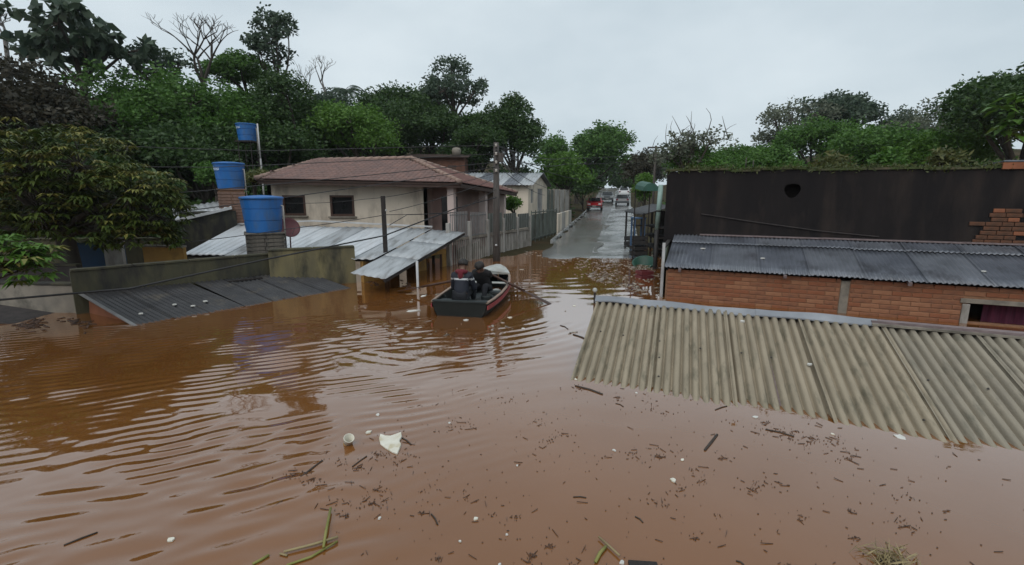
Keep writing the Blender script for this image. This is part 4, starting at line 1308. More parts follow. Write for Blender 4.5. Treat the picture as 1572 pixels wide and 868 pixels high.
def tree(name, label, px, ytop, ybot, halfw, Y, m, lobes=7, clumps=22, per=34, rc=0.75, L=0.36, W=0.17, seed=1, group='trees on the hillside',
         gap=0.0, bark='bark', lobe_r=0.52, depth=1.0, droop=0.0, bare=0, cat='tree', round_=0.0, trunk=1.0, base_dx=0.0):
    rng = np.random.default_rng(seed); random.seed(seed)
    top, bot = at(px, ytop, Y), at(px, ybot, Y)
    rw = halfw / FPX * Y * 1.0
    rh = (top.z - bot.z) / 2
    cc = np.array([top.x, Y, (top.z + bot.z) / 2])
    gz = tz(top.x, Y) - 0.3
    base = Vector((top.x + base_dx + rng.uniform(-.4, .4), Y + rng.uniform(-.3, .3), gz))
    o = empty(name, base, label=label, cat=cat, group=group)
    lo = []
    for k in range(lobes):
        th = 2 * math.pi * (k + rng.uniform(-.3, .3)) / lobes
        rr_ = rng.uniform(.35, .62) if k else 0
        zz = rng.uniform(-.45, .55)
        if k == 0: zz = 0.45 + round_
        lo.append((cc + np.array([math.cos(th) * rr_ * rw, math.sin(th) * rr_ * rw * depth, zz * rh * (1 - .3 * rr_)]),
                   np.array([rw, rw * depth, rh]) * lobe_r * rng.uniform(.8, 1.15)))
    cl = []
    for c, r in lo:
        n = int(clumps * rng.uniform(.8, 1.2))
        d = rng.normal(size=(n, 3)); d /= np.linalg.norm(d, axis=1, keepdims=True)
        d[:, 2] = np.where(d[:, 2] < -.35, -d[:, 2] * .6, d[:, 2])
        rad = rng.uniform(.62, 1.0, n)[:, None]
        cl.append(c + d * rad * r)
    cl = np.concatenate(cl)
    if gap: cl = cl[rng.random(len(cl)) > gap]
    if Y < 45 and per >= 30:
        per, L, W = int(per * 1.6), L * .76, W * .76
    v, q = foliage(cl, per, rc, L, W, rng, droop)
    v = v - np.array(base)
    link('crown', np_mesh('crown', v, q), m, o)
    wd = Wood()
    fork = Vector((base.x, base.y, max(gz + 0.8, bot.z - rh * .05)))
    tr = max(.09, 0.06 * rw) * trunk
    pts = wd.limb(base, fork, tr * 1.25, tr, 0.04, 5, 8)
    for c, r in lo:
        e = Vector(c)
        wd.limb(fork, e, tr * .6, tr * .28, 0.10, 5, 6)
        near = cl[np.argsort(np.linalg.norm(cl - c, axis=1))[:10]]
        for t in near[::2 if not gap else 1]:
            wd.limb(e, Vector(t), tr * .22, tr * .06, 0.12, 3, 4)
    for k in range(bare):
        c = Vector(cl[rng.integers(len(cl))]); wd.limb(c, c + Vector((rng.uniform(-.8, .8), 0, rng.uniform(.6, 1.6))), .03, .008, .2, 4, 4)
    wd.mb.v = [tuple(Vector(p) - base) for p in wd.mb.v]
    wd.mb.build('trunk', bark, o, True)
    return o

def bare_tree(name, label, px, ytop, ybase, Y, r0, spread, seed, m='bark', depth=5, group='leafless trees', lean=0.0, nmain=3):
    random.seed(seed)
    top, b0 = at(px, ytop, Y), at(px, ybase, Y)
    base = Vector((b0.x, Y, tz(b0.x, Y) - .3))
    o = empty(name, base, label=label, cat='tree', group=group)
    wd = Wood()
    H = top.z - b0.z
    def grow(p, d, L, r, lev):
        e = p + d * L
        wd.limb(p, e, r, r * .62, .07, 4, 5 if lev > 1 else 7)
        if lev >= depth or r < 0.006: return
        n = 2 if random.random() < .6 else 3
        for k in range(n):
            a = Vector((random.uniform(-1, 1), random.uniform(-1, 1), random.uniform(.0, .5))).normalized()
            nd = (d * (1 - spread * .55) + a * spread + Vector((0, 0, .18))).normalized()
            grow(e, nd, L * random.uniform(.58, .82), r * random.uniform(.5, .66), lev + 1)
    fork = Vector((b0.x, Y, b0.z))
    wd.limb(base, fork, r0 * 1.3, r0, .02, 4, 8)
    for k in range(nmain):
        d = Vector((random.uniform(-.55, .55) + lean, random.uniform(-.4, .4), 1)).normalized()
        grow(fork, d, H * .34, r0 * .6, 1)
    wd.mb.v = [tuple(Vector(p) - base) for p in wd.mb.v]
    wd.mb.build('trunk', m, o, True)
    return o

# left hillside, front to back
tree('forest_tree', 'brownish dark tree filling the top left corner of the view', 5, 55, 330, 120, 21, 'leaf_brown', 8, 26, 40, .7, .30, .14, 101)
tree('cecropia_tree', 'open crowned tree with large drooping leaves, top left against the sky', 118, 22, 130, 82, 27, 'leaf_blue', 9, 13, 12, .55, .62, .34, 102, gap=.25, droop=.5, lobe_r=.6)
tree('forest_tree', 'broad mid green tree below the large-leaved tree', 165, 100, 270, 95, 26, 'leaf_mid', 8, 26, 40, .7, .30, .14, 103)
tree('forest_tree', 'deep green tree behind the lettered blue tank', 262, 105, 275, 95, 28, 'leaf_mid', 8, 26, 40, .75, .30, .14, 104)
tree('forest_tree', 'dark green tree rising behind the small high tank', 350, 125, 285, 85, 29, 'leaf_mid', 8, 26, 40, .75, .30, .14, 105)
tree('forest_tree', 'dark tree at the foot of the slender tall tree', 430, 110, 270, 75, 31, 'leaf_dark', 8, 24, 40, .75, .30, .14, 106)
tree('slender_tree', 'tall slender open crowned tree topping the left ridge', 415, 4, 140, 42, 33, 'leaf_blue', 9, 12, 20, .5, .30, .15, 107, gap=.2, lobe_r=.5)
tree('forest_tree', 'small leafy tree between leafless branches and large-leaved tree', 235, 75, 140, 60, 31, 'leaf_blue', 6, 14, 22, .6, .3, .14, 108, gap=.2)
tree('forest_tree', 'bushy tree just left of the slender tall tree', 375, 85, 160, 60, 34, 'leaf_mid', 6, 20, 34, .6, .3, .14, 109)
tree('forest_tree', 'yellowish green tree above the tiled roof', 548, 158, 262, 82, 32, 'leaf_light', 8, 26, 42, .72, .28, .13, 110)
tree('forest_tree', 'dull green tree left above the tiled roof', 475, 150, 262, 65, 34, 'leaf_mid', 7, 24, 40, .7, .3, .14, 111)
tree('forest_tree', 'dark tree left of the round open crowned tree', 615, 122, 250, 62, 40, 'leaf_dark', 8, 26, 38, .8, .34, .16, 112)
tree('forest_tree', 'low dark tree behind the brown hut', 672, 165, 258, 65, 42, 'leaf_dark', 7, 26, 38, .8, .34, .16, 113)
tree('round_tree', 'round open crowned tree standing highest in the middle of the ridge', 693, 82, 185, 56, 44, 'leaf_blue', 10, 20, 24, .65, .30, .15, 114, gap=.15, lobe_r=.5, round_=.1)
tree('forest_tree', 'dense nearly black tree behind the utility pole', 788, 138, 268, 55, 40, 'leaf_dark', 9, 28, 44, .75, .32, .15, 115, depth=.8)
tree('forest_tree', 'dark undergrowth tree behind the grey roof house', 730, 190, 275, 60, 39, 'leaf_dark', 7, 24, 40, .7, .3, .14, 116)
tree('forest_tree', 'small green tree between the black tree and the roadside tree', 853, 205, 275, 32, 62, 'leaf_mid', 7, 18, 34, .8, .36, .17, 117)
tree('roadside_tree', 'rounded green tree over the top of the street', 925, 187, 288, 46, 66, 'leaf_mid', 13, 30, 42, 1.1, .42, .20, 118, depth=.8, base_dx=-3.6, group='trees along the street')
tree('roadside_tree', 'yellow-flushed tree overhanging the house row', 868, 232, 300, 45, 46, 'leaf_light', 8, 20, 36, .7, .32, .15, 119, group='trees along the street')
tree('roadside_tree', 'dark tree shading the left verge of the street', 892, 255, 318, 32, 56, 'leaf_dark', 7, 22, 36, .8, .36, .17, 120, group='trees along the street', trunk=.6)
tree('forest_tree', 'broad shadowy tree low behind the mango tree', 120, 180, 330, 120, 23, 'leaf_dark', 9, 26, 40, .7, .30, .14, 121)
tree('forest_tree', 'shadowy tree low behind the lettered tank', 300, 185, 320, 90, 25, 'leaf_dark', 9, 26, 40, .7, .30, .14, 122)
tree('forest_tree', 'dark tree low at the left end of the tiled roof', 425, 190, 300, 70, 28.5, 'leaf_dark', 8, 24, 38, .7, .30, .14, 123)
tree('forest_tree', 'wide dark tree filling the ridge between yellowish and open round tree', 585, 165, 262, 90, 38, 'leaf_dark', 9, 26, 38, .8, .32, .15, 124)
tree('roadside_tree', 'far dark tree closing the street on the left', 925, 245, 292, 40, 118, 'leaf_dark', 9, 24, 36, 1.6, .7, .34, 125, group='trees along the street')
tree('roadside_tree', 'far pale tree closing the street on the right', 1005, 232, 292, 38, 112, 'leaf_grey', 9, 22, 34, 1.5, .7, .34, 126, group='trees along the street')
tree('roadside_tree', 'far low trees under the sky gap at the street top', 963, 264, 294, 26, 126, 'leaf_mid', 8, 22, 34, 1.5, .7, .34, 127, group='trees along the street')
tree('forest_tree', 'low dark tree filling the gap left of the utility pole', 738, 172, 262, 48, 46, 'leaf_mid', 8, 26, 38, .85, .32, .15, 128)
tree('forest_tree', 'mid green tree below the round open crowned tree', 655, 140, 250, 60, 47, 'leaf_mid', 8, 26, 38, .85, .32, .15, 129)
tree('forest_tree', 'grey-green tree beneath the pale leafless tree', 500, 138, 250, 60, 41, 'leaf_blue', 8, 26, 38, .8, .32, .15, 130)
bare_tree('leafless_tree', 'large leafless tree with grey branches on the left ridge', 312, 0, 130, 30, .16, .75, 201, depth=5, nmain=4)
bare_tree('leafless_tree', 'pale leafless tree right of the slender tall tree', 500, 72, 150, 40, .13, .8, 202, 'bark_pale', 5, nmain=2)
bare_tree('leafless_tree', 'thin leafless sapling beside the slender tall tree', 478, 88, 150, 38, .09, .7, 203, 'bark_pale', 4, nmain=3)
bare_tree('leafless_tree', 'leafless twigs in the extreme top left corner', 8, 0, 60, 28, .10, .8, 204, 'bark_pale', 5)

# small palm on the skyline
p = at(530, 140, 46)
pb = Vector((p.x, p.y, tz(p.x, p.y)))
pt = empty('palm_tree', pb, label='small palm on the skyline above the tiled roof', cat='palm')
wd = Wood(); wd.limb((0, 0, 0), (0, 0, p.z - pb.z), .2, .14, .02, 5, 7); wd.mb.build('trunk', 'bark', pt, True)
VV, QQ, o0 = [], [], 0
rng = np.random.default_rng(55)
for k in range(16):
    a = 2 * math.pi * k / 16 + rng.uniform(-.1, .1); el = rng.uniform(.2, 1.2); Lf = rng.uniform(1.8, 2.5)
    n_ = 16
    t = np.linspace(0.05, 1, n_)
    dx = Lf * t * math.cos(el * .6); dz = Lf * (t * math.sin(el) * .8 - t ** 2 * .75)
    cx = np.stack([dx * math.cos(a), dx * math.sin(a), dz + p.z - pb.z], 1)
    for s_ in (-1, 1):
        ax = np.stack([math.cos(a) * .5 - s_ * math.sin(a) * np.ones(n_), math.sin(a) * .5 + s_ * math.cos(a) * np.ones(n_), -.5 * np.ones(n_)], 1)
        v, q = leaf_quads(cx + ax * .25, ax, .62, .09, rng); VV.append(v); QQ.append(q + o0); o0 += len(v)
link('fronds', np_mesh('fronds', np.concatenate(VV), np.concatenate(QQ)), 'leaf_blue', pt)

# right side
GR = 'trees behind the black wall'
tree('scrubby_tree', 'thin twiggy tree above the left end of the black wall', 1062, 195, 275, 58, 27, 'leaf_grey', 8, 16, 18, .45, .20, .10, 301, gap=.3, bare=22, group=GR)
tree('scrubby_tree', 'green bush tree under the twiggy tree', 1075, 222, 290, 48, 28, 'leaf_mid', 7, 20, 34, .5, .24, .11, 302, group=GR)
tree('scrubby_tree', 'brownish tree beside the top of the street', 990, 228, 300, 32, 48, 'leaf_brown', 7, 18, 26, .6, .3, .14, 303, gap=.15, group=GR)
tree('scrubby_tree', 'green shrub tree at the right kerb of the street', 992, 262, 318, 17, 40, 'leaf_light', 6, 16, 30, .5, .26, .12, 304, group=GR)
tree('forest_tree', 'low green tree right of the twiggy tree', 1140, 220, 292, 60, 38, 'leaf_mid', 8, 22, 36, .7, .3, .14, 305, group=GR)
tree('forest_tree', 'pale green tree with visible limbs on the right ridge', 1215, 150, 255, 58, 46, 'leaf_grey', 8, 20, 24, .75, .32, .15, 306, gap=.2, group=GR)
tree('forest_tree', 'dark round tree highest on the right ridge', 1300, 133, 245, 58, 47, 'leaf_blue', 8, 24, 38, .85, .36, .17, 307, group=GR)
tree('forest_tree', 'olive tree in front of the right ridge', 1262, 182, 285, 70, 38, 'leaf_mid', 8, 24, 38, .75, .3, .14, 308, group=GR)
tree('forest_tree', 'mid green tree above the hole in the black wall', 1190, 222, 295, 58, 29, 'leaf_mid', 8, 22, 36, .6, .26, .12, 309, group=GR)
tree('forest_tree', 'small dark tree on the right skyline', 1385, 168, 250, 48, 44, 'leaf_blue', 7, 22, 36, .8, .34, .16, 310, group=GR)
tree('forest_tree', 'rounded green tree over the middle of the black wall', 1350, 190, 295, 80, 29, 'leaf_mid', 8, 24, 38, .65, .28, .13, 311, group=GR)
tree('forest_tree', 'greyish tree sloping up to the right edge', 1450, 145, 270, 65, 36, 'leaf_grey', 8, 24, 30, .8, .3, .14, 312, gap=.1, group=GR)
tree('forest_tree', 'yellow-green tree low over the right of the black wall', 1455, 195, 290, 75, 26, 'leaf_light', 8, 24, 38, .6, .25, .12, 313, group=GR)
tree('forest_tree', 'big dark tree leaning in from the right edge', 1590, 88, 262, 105, 22, 'leaf_dark', 9, 30, 42, .65, .28, .13, 314, group=GR)
tree('forest_tree', 'dark filler tree at the far end of the right ridge', 1110, 232, 290, 45, 55, 'leaf_dark', 7, 20, 34, .9, .38, .18, 315, group=GR)

# dense undergrowth covering the slopes: reads as one mass
def cover(name, label, rects, n, m, seed):
    rng = np.random.default_rng(seed)
    c = []
    for (x0, x1, y0, y1, h0, h1) in rects:
        k = n // len(rects)
        X, Y = rng.uniform(x0, x1, k), rng.uniform(y0, y1, k)
        c.append(np.stack([X, Y, terrain_z(X, Y) + rng.uniform(h0, h1, k) * (.5 + .5 * np.sin(X * 1.3) * np.sin(Y * 1.1))], 1))
    c = np.concatenate(c)
    v, q = foliage(c, 26, .8, .36, .18, rng)
    o = link(name, np_mesh(name, v, q), m)
    tag(o, label, 'undergrowth', kind='stuff')
cover('hillside_undergrowth', 'dark tangled undergrowth covering the left slope', [(-36, -9, 26, 36, .5, 5.0), (-26, -11.5, 21, 27, .3, 3.6), (-9, 1.5, 38, 50, .5, 5.0), (-40, -6, 36, 50, 1, 7)], 5200, 'leaf_dark', 71)
cover('ridge_undergrowth', 'green scrub covering the slope behind the black wall', [(17, 40, 34, 56, .3, 4.0), (13.5, 20, 26, 34, .2, 2.0)], 1800, 'leaf_mid', 72)
# street verge scrub
cover('verge_scrub', 'scrub along the upper left verge of the street', [(2.2, 5.6, 46, 64, .1, 1.3), (2, 8, 66, 90, .5, 3)], 500, 'leaf_dark', 73)

# ---- mango tree, near left: rosettes of long drooping leaves
def rosette_tree(name, label, centre, lobes, n_ros, per, L, W, m, m2, seed, fork, base, tr, flush=.25, droop=.35, front=True):
    rng = np.random.default_rng(seed); random.seed(seed)
    base = Vector(base)
    o = empty(name, base, label=label, cat='tree', group='trees at the left edge')
    tips, outs = [], []
    for c, r in lobes:
        n = n_ros
        d = rng.normal(size=(n, 3)); d /= np.linalg.norm(d, axis=1, keepdims=True)
        d[:, 2] = np.where(d[:, 2] < -.5, -d[:, 2], d[:, 2])
        tips.append(np.array(c) + d * np.array(r) * rng.uniform(.72, 1.03, n)[:, None]); outs.append(d)
    tips, outs = np.concatenate(tips), np.concatenate(outs)
    N = len(tips)
    isf = (rng.random(N) < flush) & (outs[:, 2] > 0.05)
    for sel, mm, nm in ((~isf, m, 'crown'), (isf, m2, 'new_leaves')):
        t, od = tips[sel], outs[sel]
        if not len(t): continue
        cc = np.repeat(t, per, 0); oo = np.repeat(od, per, 0)
        a = rng.uniform(0, 2 * math.pi, len(cc))
        ref = np.stack([np.cos(a), np.sin(a), rng.uniform(-.1, .35, len(cc))], 1)
        ax = ref + oo * .35; ax[:, 2] -= droop
        ax /= np.linalg.norm(ax, axis=1, keepdims=True)
        LL = rng.uniform(.65, 1.25, len(cc)) * L
        # each leaf: two quads, bending down towards the tip
        S = np.cross(ax, np.array([0, 0, 1.0])); S /= np.linalg.norm(S, axis=1, keepdims=True) + 1e-9
        w_ = (rng.uniform(.8, 1.2, len(cc)) * W)[:, None]; l_ = LL[:, None]
        p0 = cc + ax * .02
        p1 = cc + ax * l_ * .5
        ax2 = ax.copy(); ax2[:, 2] -= .55; ax2 /= np.linalg.norm(ax2, axis=1, keepdims=True)
        p2 = p1 + ax2 * l_ * .5
        up = np.array([0, 0, 1.0]) * .012
        v = np.stack([p0, p1 + S * w_ * .5 + up, p1, p1 - S * w_ * .5 + up, p2], 1).reshape(-1, 3)
        k = np.arange(len(cc)) * 5
        tri1 = np.stack([k, k + 1, k + 4, k + 2], 1); tri2 = np.stack([k, k + 2, k + 4, k + 3], 1)
        link(nm, np_mesh(nm, v - np.array(base), np.concatenate([tri1, tri2])), mm, o)
    wd = Wood()
    fork = Vector(fork)
    wd.limb(base, fork, tr * 1.2, tr, .05, 5, 9)
    for c, r in lobes:
        e = Vector(c); wd.limb(fork, e, tr * .5, tr * .2, .12, 5, 6)
        near = tips[np.argsort(np.linalg.norm(tips - np.array(c), axis=1))[:n_ros // 2]]
        for t in near: wd.limb(e, Vector(t), tr * .12, .008, .12, 3, 4)
    wd.mb.v = [tuple(Vector(p) - base) for p in wd.mb.v]
    wd.mb.build('trunk', 'bark', o, True)
    return o
mc = []
for px, py, Y, rx, rz in ((40, 265, 11.5, 1.3, .95), (120, 255, 12.0, 1.25, .95), (200, 300, 12.0, 1.15, .75), (240, 330, 12.2, .75, .75), (60, 320, 11.5, 1.4, .8), (150, 340, 12.0, 1.3, .75),
                          (215, 362, 12.2, .95, .48), (-40, 250, 11.5, 1.5, 1.2), (100, 300, 13.2, 1.6, 1.2), (20, 345, 12.5, 1.3, .7), (-80, 330, 12.0, 1.5, 1.0), (90, 350, 12.3, 1.0, .5)):
    c = at(px, py, Y); mc.append((tuple(c), (rx, rx, rz)))
tb = at(105, 400, 12.2)
rosette_tree('mango_tree', 'large mango tree with yellowish new shoots at the left', None, mc, 130, 11, .26, .062, 'leaf_olive_dark' if 'leaf_olive_dark' in M else 'leaf_mid', 'leaf_flush', 501,
             (tb.x, 12.2, 1.5), (tb.x, 12.2, -1.0), .20, flush=.34)
sc = []
for px, py, Y, rx, rz in ((5, 385, 8.3, .5, .22), (45, 395, 8.3, .42, .2), (20, 420, 8.2, .5, .2), (-50, 390, 8.3, .6, .4)):
    c = at(px, py, Y); sc.append((tuple(c), (rx, rx, rz)))
tb2 = at(-60, 470, 8.3)
rosette_tree('young_tree', 'bright green leafy branch reaching in at the left edge', None, sc, 30, 10, .26, .07, 'leaf_light', 'leaf_flush', 502,
             (tb2.x, 8.3, 0.9), (tb2.x, 8.3, -1.0), .07, flush=.2, droop=.15)
# broad pale leaves at the right edge
rg = []
for px, py, Y in ((1560, 165, 14), (1575, 195, 14), (1548, 205, 14.3)):
    c = at(px, py, Y); rg.append((tuple(c), (.45, .45, .35)))
e_ = at(1600, 230, 14.5)
o = rosette_tree('broadleaf_shrub', 'pale big-leaved plant at the right edge above the black wall', None, rg, 6, 7, .50, .20, 'leaf_light', 'leaf_light', 503,
             (e_.x, 14.5, e_.z), (e_.x, 14.5, 0.3), .06, flush=0, droop=.2)
o['group'] = 'plants above the black wall'
# shrubs near the second house and in the yard
tree('garden_shrub', 'green shrub in the yard behind the concrete fence', 785, 302, 335, 16, 27.5, 'leaf_light', 5, 16, 28, .3, .14, .07, 601, group='garden shrubs', cat='shrub')
tree('garden_shrub', 'bushy plant beside the lettered blue tank', 330, 252, 300, 24, 19.5, 'leaf_mid', 6, 16, 30, .35, .16, .07, 602, group='garden shrubs', cat='shrub')
tree('garden_shrub', 'weed clump at the left end of the tiled roof', 398, 262, 285, 30, 22, 'leaf_olive', 6, 14, 24, .3, .15, .07, 603, group='garden shrubs', cat='shrub')
# weeds rooted behind the wall top, right
for k, (px, py, hw, Y, lb) in enumerate(((1280, 238, 45, 13.5, 'leafy weed behind the wall top right of the vent hole'),
                                         (1370, 232, 45, 13.2, 'spreading weed over the middle of the black wall'), (1455, 232, 45, 12.8, 'tall yellowish weed over the right of the black wall'), (1100, 248, 30, 15.5, 'low weed over the left of the black wall'))):
    tree('wall_weed', lb, px, py - 2, py + 34, hw * .5, Y, 'leaf_mid' if k % 2 else 'leaf_olive', 6, 9, 12, .22, .17, .055, 700 + k, group='weeds above the black wall', cat='plant', trunk=.3)

# ================================================================== UTILITY POLE AND WIRES
random.seed(77); RNG = np.random.default_rng(77)
M['pole'] = mat('pole', (0.06, 0.05, 0.045), (0.095, 0.085, 0.078), rough=0.9, scale=5, bump=0.3, stretch=(3, 3, .4))
M['wire'] = mat('wire', (0.03, 0.03, 0.032), rough=0.6)
M['ceramic'] = mat('ceramic', (0.5, 0.45, 0.4), rough=0.3)
pb = gp(762, 401)
ptop = at(763, 219, pb.y).z
pole = empty('utility_pole', (pb.x, pb.y, 0), label='dark utility pole standing in the water by the fence', cat='utility pole')
mb = MB(); mb.tube([(0, 0, -1.2), (0.01, 0, 1.5), (0.02, 0, ptop)], [.15, .13, .10], 10); mb.build('shaft', 'pole', pole, True)
for z in (ptop - .12, ptop - .42, ptop - .72, ptop - 1.02):
    mb = MB(); mb.box((0.02, -.14, z), (.05, .08, .12)); mb.build('bracket', 'steel', pole)
    mb = MB(); mb.lathe([(0, -.05), (.035, -.05), (.05, -.02), (.03, 0), (.05, .02), (.035, .05), (0, .05)], (.02, -.2, z), 8); mb.build('insulator', 'ceramic', pole, True)
mb = MB(); mb.box((.18, -.05, ptop - .55), (.22, .2, .32)); mb.build('junction_box', 'pole', pole, bevel=.01)
for k in range(5):
    mb = MB()
    mb.tube([(.1 + .02 * k, -.05, ptop - .3 - .1 * k), (.35 + .08 * k, -.1, ptop - .75 - .12 * k), (.75 + .1 * k, 0, ptop - .7 - .05 * k), (.5, .05, ptop - .25), (.12, .05, ptop - .15 - .1 * k)], .010, 5)
    mb.build('cable_loop', 'wire', pole)
mb = MB(); mb.lathe([(0, -.03), (.04, -.02), (.05, .02), (.02, .05), (0, .05)], (-.0, -.17, 0.62), 10); mb.build('marker', 'white_trim', pole, True)

def wire(label, pts, r=0.011, sag=0.0, group='overhead wires'):
    P = []
    for a, b in zip(pts[:-1], pts[1:]):
        a, b = Vector(a), Vector(b)
        n = 10
        for i in range(n):
            t = i / n
            P.append(a * (1 - t) + b * t - V(0, 0, sag * 4 * t * (1 - t)))
    P.append(Vector(pts[-1]))
    mb = MB(); mb.tube(P, r, 5)
    o = mb.build('power_line', 'wire', None, True)
    tag(o, label, 'wire', group)
T = lambda dz, dx=0.0: V(pb.x + .02 + dx, pb.y - .2, ptop - dz)
lw = V(-19, 10.5, 0)
wire('topmost overhead wire running left from the utility pole', [at(-300, 208, 13), at(395, 232, 17.0), T(.12)], .012, .0)
wire('second overhead wire from the top, crossing above the tiled roof', [at(-300, 250, 13), at(330, 257, 16.0), T(.42)], .012, .02)
wire('third overhead wire from the top, passing before the mango tree', [at(-300, 318, 11), at(290, 295, 14.0), T(.72)], .013, .02)
wire('fourth overhead wire from the top, crossing the middle of the mango tree', [at(-300, 372, 10), at(250, 329, 13.2), T(.9)], .013, .02)
wire('thick black cable drooping from the pole across the mossy wall', [at(-200, 478, 8.0), at(200, 443, 9.6), at(400, 400, 11.6), at(590, 362, 14.1), at(700, 320, 16.6), T(2.0)], .022, .0)
wire('thin cable over the silver roof to the black mast', [at(285, 372, 12.2), at(440, 352, 13.2), at(592, 330, 14.25), at(700, 326, 16.5), T(1.7)], .010, .02)
wire('cable from the black mast straight up to the utility pole', [at(598, 325, 14.25), at(690, 300, 16.6), T(1.3)], .010, .03)
wire('cable looping in front of the cream house windows', [at(437, 312, 18.5), at(560, 306, 18.8), at(655, 290, 18.7), T(1.1)], .010, .06)
wire('loose service wire from mast to porch', [at(598, 346, 14.25), at(625, 330, 15.2), at(690, 328, 18)], .012, .0)
far1 = at(985, 245, 62)
wire('upper wire from the pole up the street', [T(.12), at(868, 243, 40), at(1005, 232, 60)], .02, .25, 'wires along the street')
wire('lower wire from the pole up the street', [T(.42), at(868, 252, 40), at(1005, 240, 60)], .02, .3, 'wires along the street')
wire('service wire from the pole to the grey roof house', [T(.6), at(838, 288, 36)], .014, .12, 'wires along the street')
wire('second service wire from the pole to the house row', [T(.8), at(836, 300, 35)], .014, .2, 'wires along the street')
wire('wire from the pole into the yellow-flushed tree', [T(.3), at(905, 275, 46)], .016, .35, 'wires along the street')
wire('drooping wire over the pale wall panels', [at(905, 272, 48), at(862, 297, 42), at(835, 300, 36)], .016, .12, 'wires along the street')
# thin poles further up
for lb, px, yt, yb, Y, r in (('thin dark pole behind the left end of the black wall', 1007, 224, 300, 30, .07), ('short pipe standing on the black wall top', 1157, 246, 262, 13.3, .012), ('thin stake on the black wall top beside the short pipe', 1146, 242, 262, 13.3, .012)):
    a, b = at(px, yt, Y), at(px, yb, Y)
    z0 = b.z if Y < 20 else 0.3
    o = empty('street_pole' if Y > 20 else 'wall_stake', (a.x, a.y, 0), label=lb, cat='pole' if Y > 20 else 'stake')
    mb = MB(); mb.tube([(0, 0, z0), (0, 0, a.z)], r, 7); mb.build('shaft', 'pole', o, True)
    mb = MB(); mb.tube([(-.5 if Y > 20 else -.03, 0, a.z - .1), (.5 if Y > 20 else .03, 0, a.z - .1)], r * .7, 5); mb.build('crossarm', 'pole', o, True)

# ================================================================== BOAT
M['hull'] = mat('hull', (0.007, 0.009, 0.008), (0.012, 0.014, 0.013), rough=0.6, scale=4, stain=(0.035, 0.03, 0.025), sscale=3, slo=.6, shi=.78, spec=.25)
M['hull_in'] = mat('hull_in', (0.015, 0.021, 0.022), (0.024, 0.031, 0.032), rough=0.6, scale=5, stain=(0.09, 0.08, 0.07), sscale=3, slo=.55, shi=.75)
M['boat_red'] = mat('boat_red', (0.30, 0.045, 0.05), (0.22, 0.035, 0.04), rough=0.5, scale=5)
M['boat_white'] = mat('boat_white', (0.42, 0.43, 0.41), (0.30, 0.31, 0.29), rough=0.5, scale=5, stain=(.25, .22, .18), sscale=3, slo=.55, shi=.75)
M['boat_rim'] = mat('boat_rim', (0.30, 0.22, 0.17), (0.2, 0.15, 0.12), rough=0.6, scale=6)
M['oar'] = mat('oar', (0.060, 0.026, 0.015), (0.04, 0.018, 0.012), rough=0.5, scale=6, stretch=(1, 1, 1))
BO = V(-1.10, 9.66, 0); BH = R(-11)
boat = empty('rowing_boat', BO, BH, label='dark wooden rowing boat with red side stripe carrying two people', cat='boat')
BM = Matrix.Translation(BO) @ Matrix.Rotation(BH, 4, 'Z')
ys = [0, .5, 1.1, 1.7, 2.3, 2.8, 3.2, 3.5, 3.72]
hb = [.60, .645, .67, .665, .62, .52, .39, .25, .06]
bb = [.46, .48, .49, .48, .43, .33, .21, .10, .02]
gz_ = [.30, .295, .30, .32, .36, .41, .46, .51, .56]
bz = [-.08, -.1, -.1, -.1, -.1, -.09, -.05, .02, .12]
def hull_ring(i, s_, inset=0.0, dz=0.0):
    return [(-(hb[i] - inset) * 1, ys[i], gz_[i] + dz), (-(bb[i] + (hb[i] - bb[i]) * .62 - inset), ys[i], bz[i] + (gz_[i] - bz[i]) * .45), (-max(bb[i] - inset, .004), ys[i], bz[i] + inset),
            (max(bb[i] - inset, .004), ys[i], bz[i] + inset), ((bb[i] + (hb[i] - bb[i]) * .62 - inset), ys[i], bz[i] + (gz_[i] - bz[i]) * .45), ((hb[i] - inset), ys[i], gz_[i] + dz)]
mb = MB(); P = []
for i in range(len(ys)): P += hull_ring(i, 1)
F = [(i * 6 + k, i * 6 + k + 1, i * 6 + k + 7, i * 6 + k + 6) for i in range(len(ys) - 1) for k in range(5)]
n0 = len(P)
for i in range(len(ys)): P += hull_ring(i, 1, .028)
F += [(n0 + i * 6 + k, n0 + i * 6 + k + 6, n0 + i * 6 + k + 7, n0 + i * 6 + k + 1) for i in range(len(ys) - 1) for k in range(5)]
for i in range(len(ys) - 1):
    for k in (0, 5):
        F.append((i * 6 + k, (i + 1) * 6 + k, n0 + (i + 1) * 6 + k, n0 + i * 6 + k))
mb.add(P, F); mb.build('hull', 'hull', boat)
mb = MB(); mb.add([(x, y - .0, z + (.03 if abs(x) > .45 else 0)) for x, y, z in hull_ring(0, 1)] + [(x, y + .045, z + (.03 if abs(x) > .45 else 0)) for x, y, z in hull_ring(0, 1)], [(0, 1, 2, 3, 4, 5)[::-1], (6, 7, 8, 9, 10, 11), (0, 6, 11, 5)[::-1]] + [(k, k + 1, k + 7, k + 6) for k in range(5)]); mb.build('transom', 'hull', boat)
mb = MB(); mb.beam((-.58, .02, .325), (.58, .02, .325), .09, .03); mb.build('transom_cap', 'hull_in', boat)
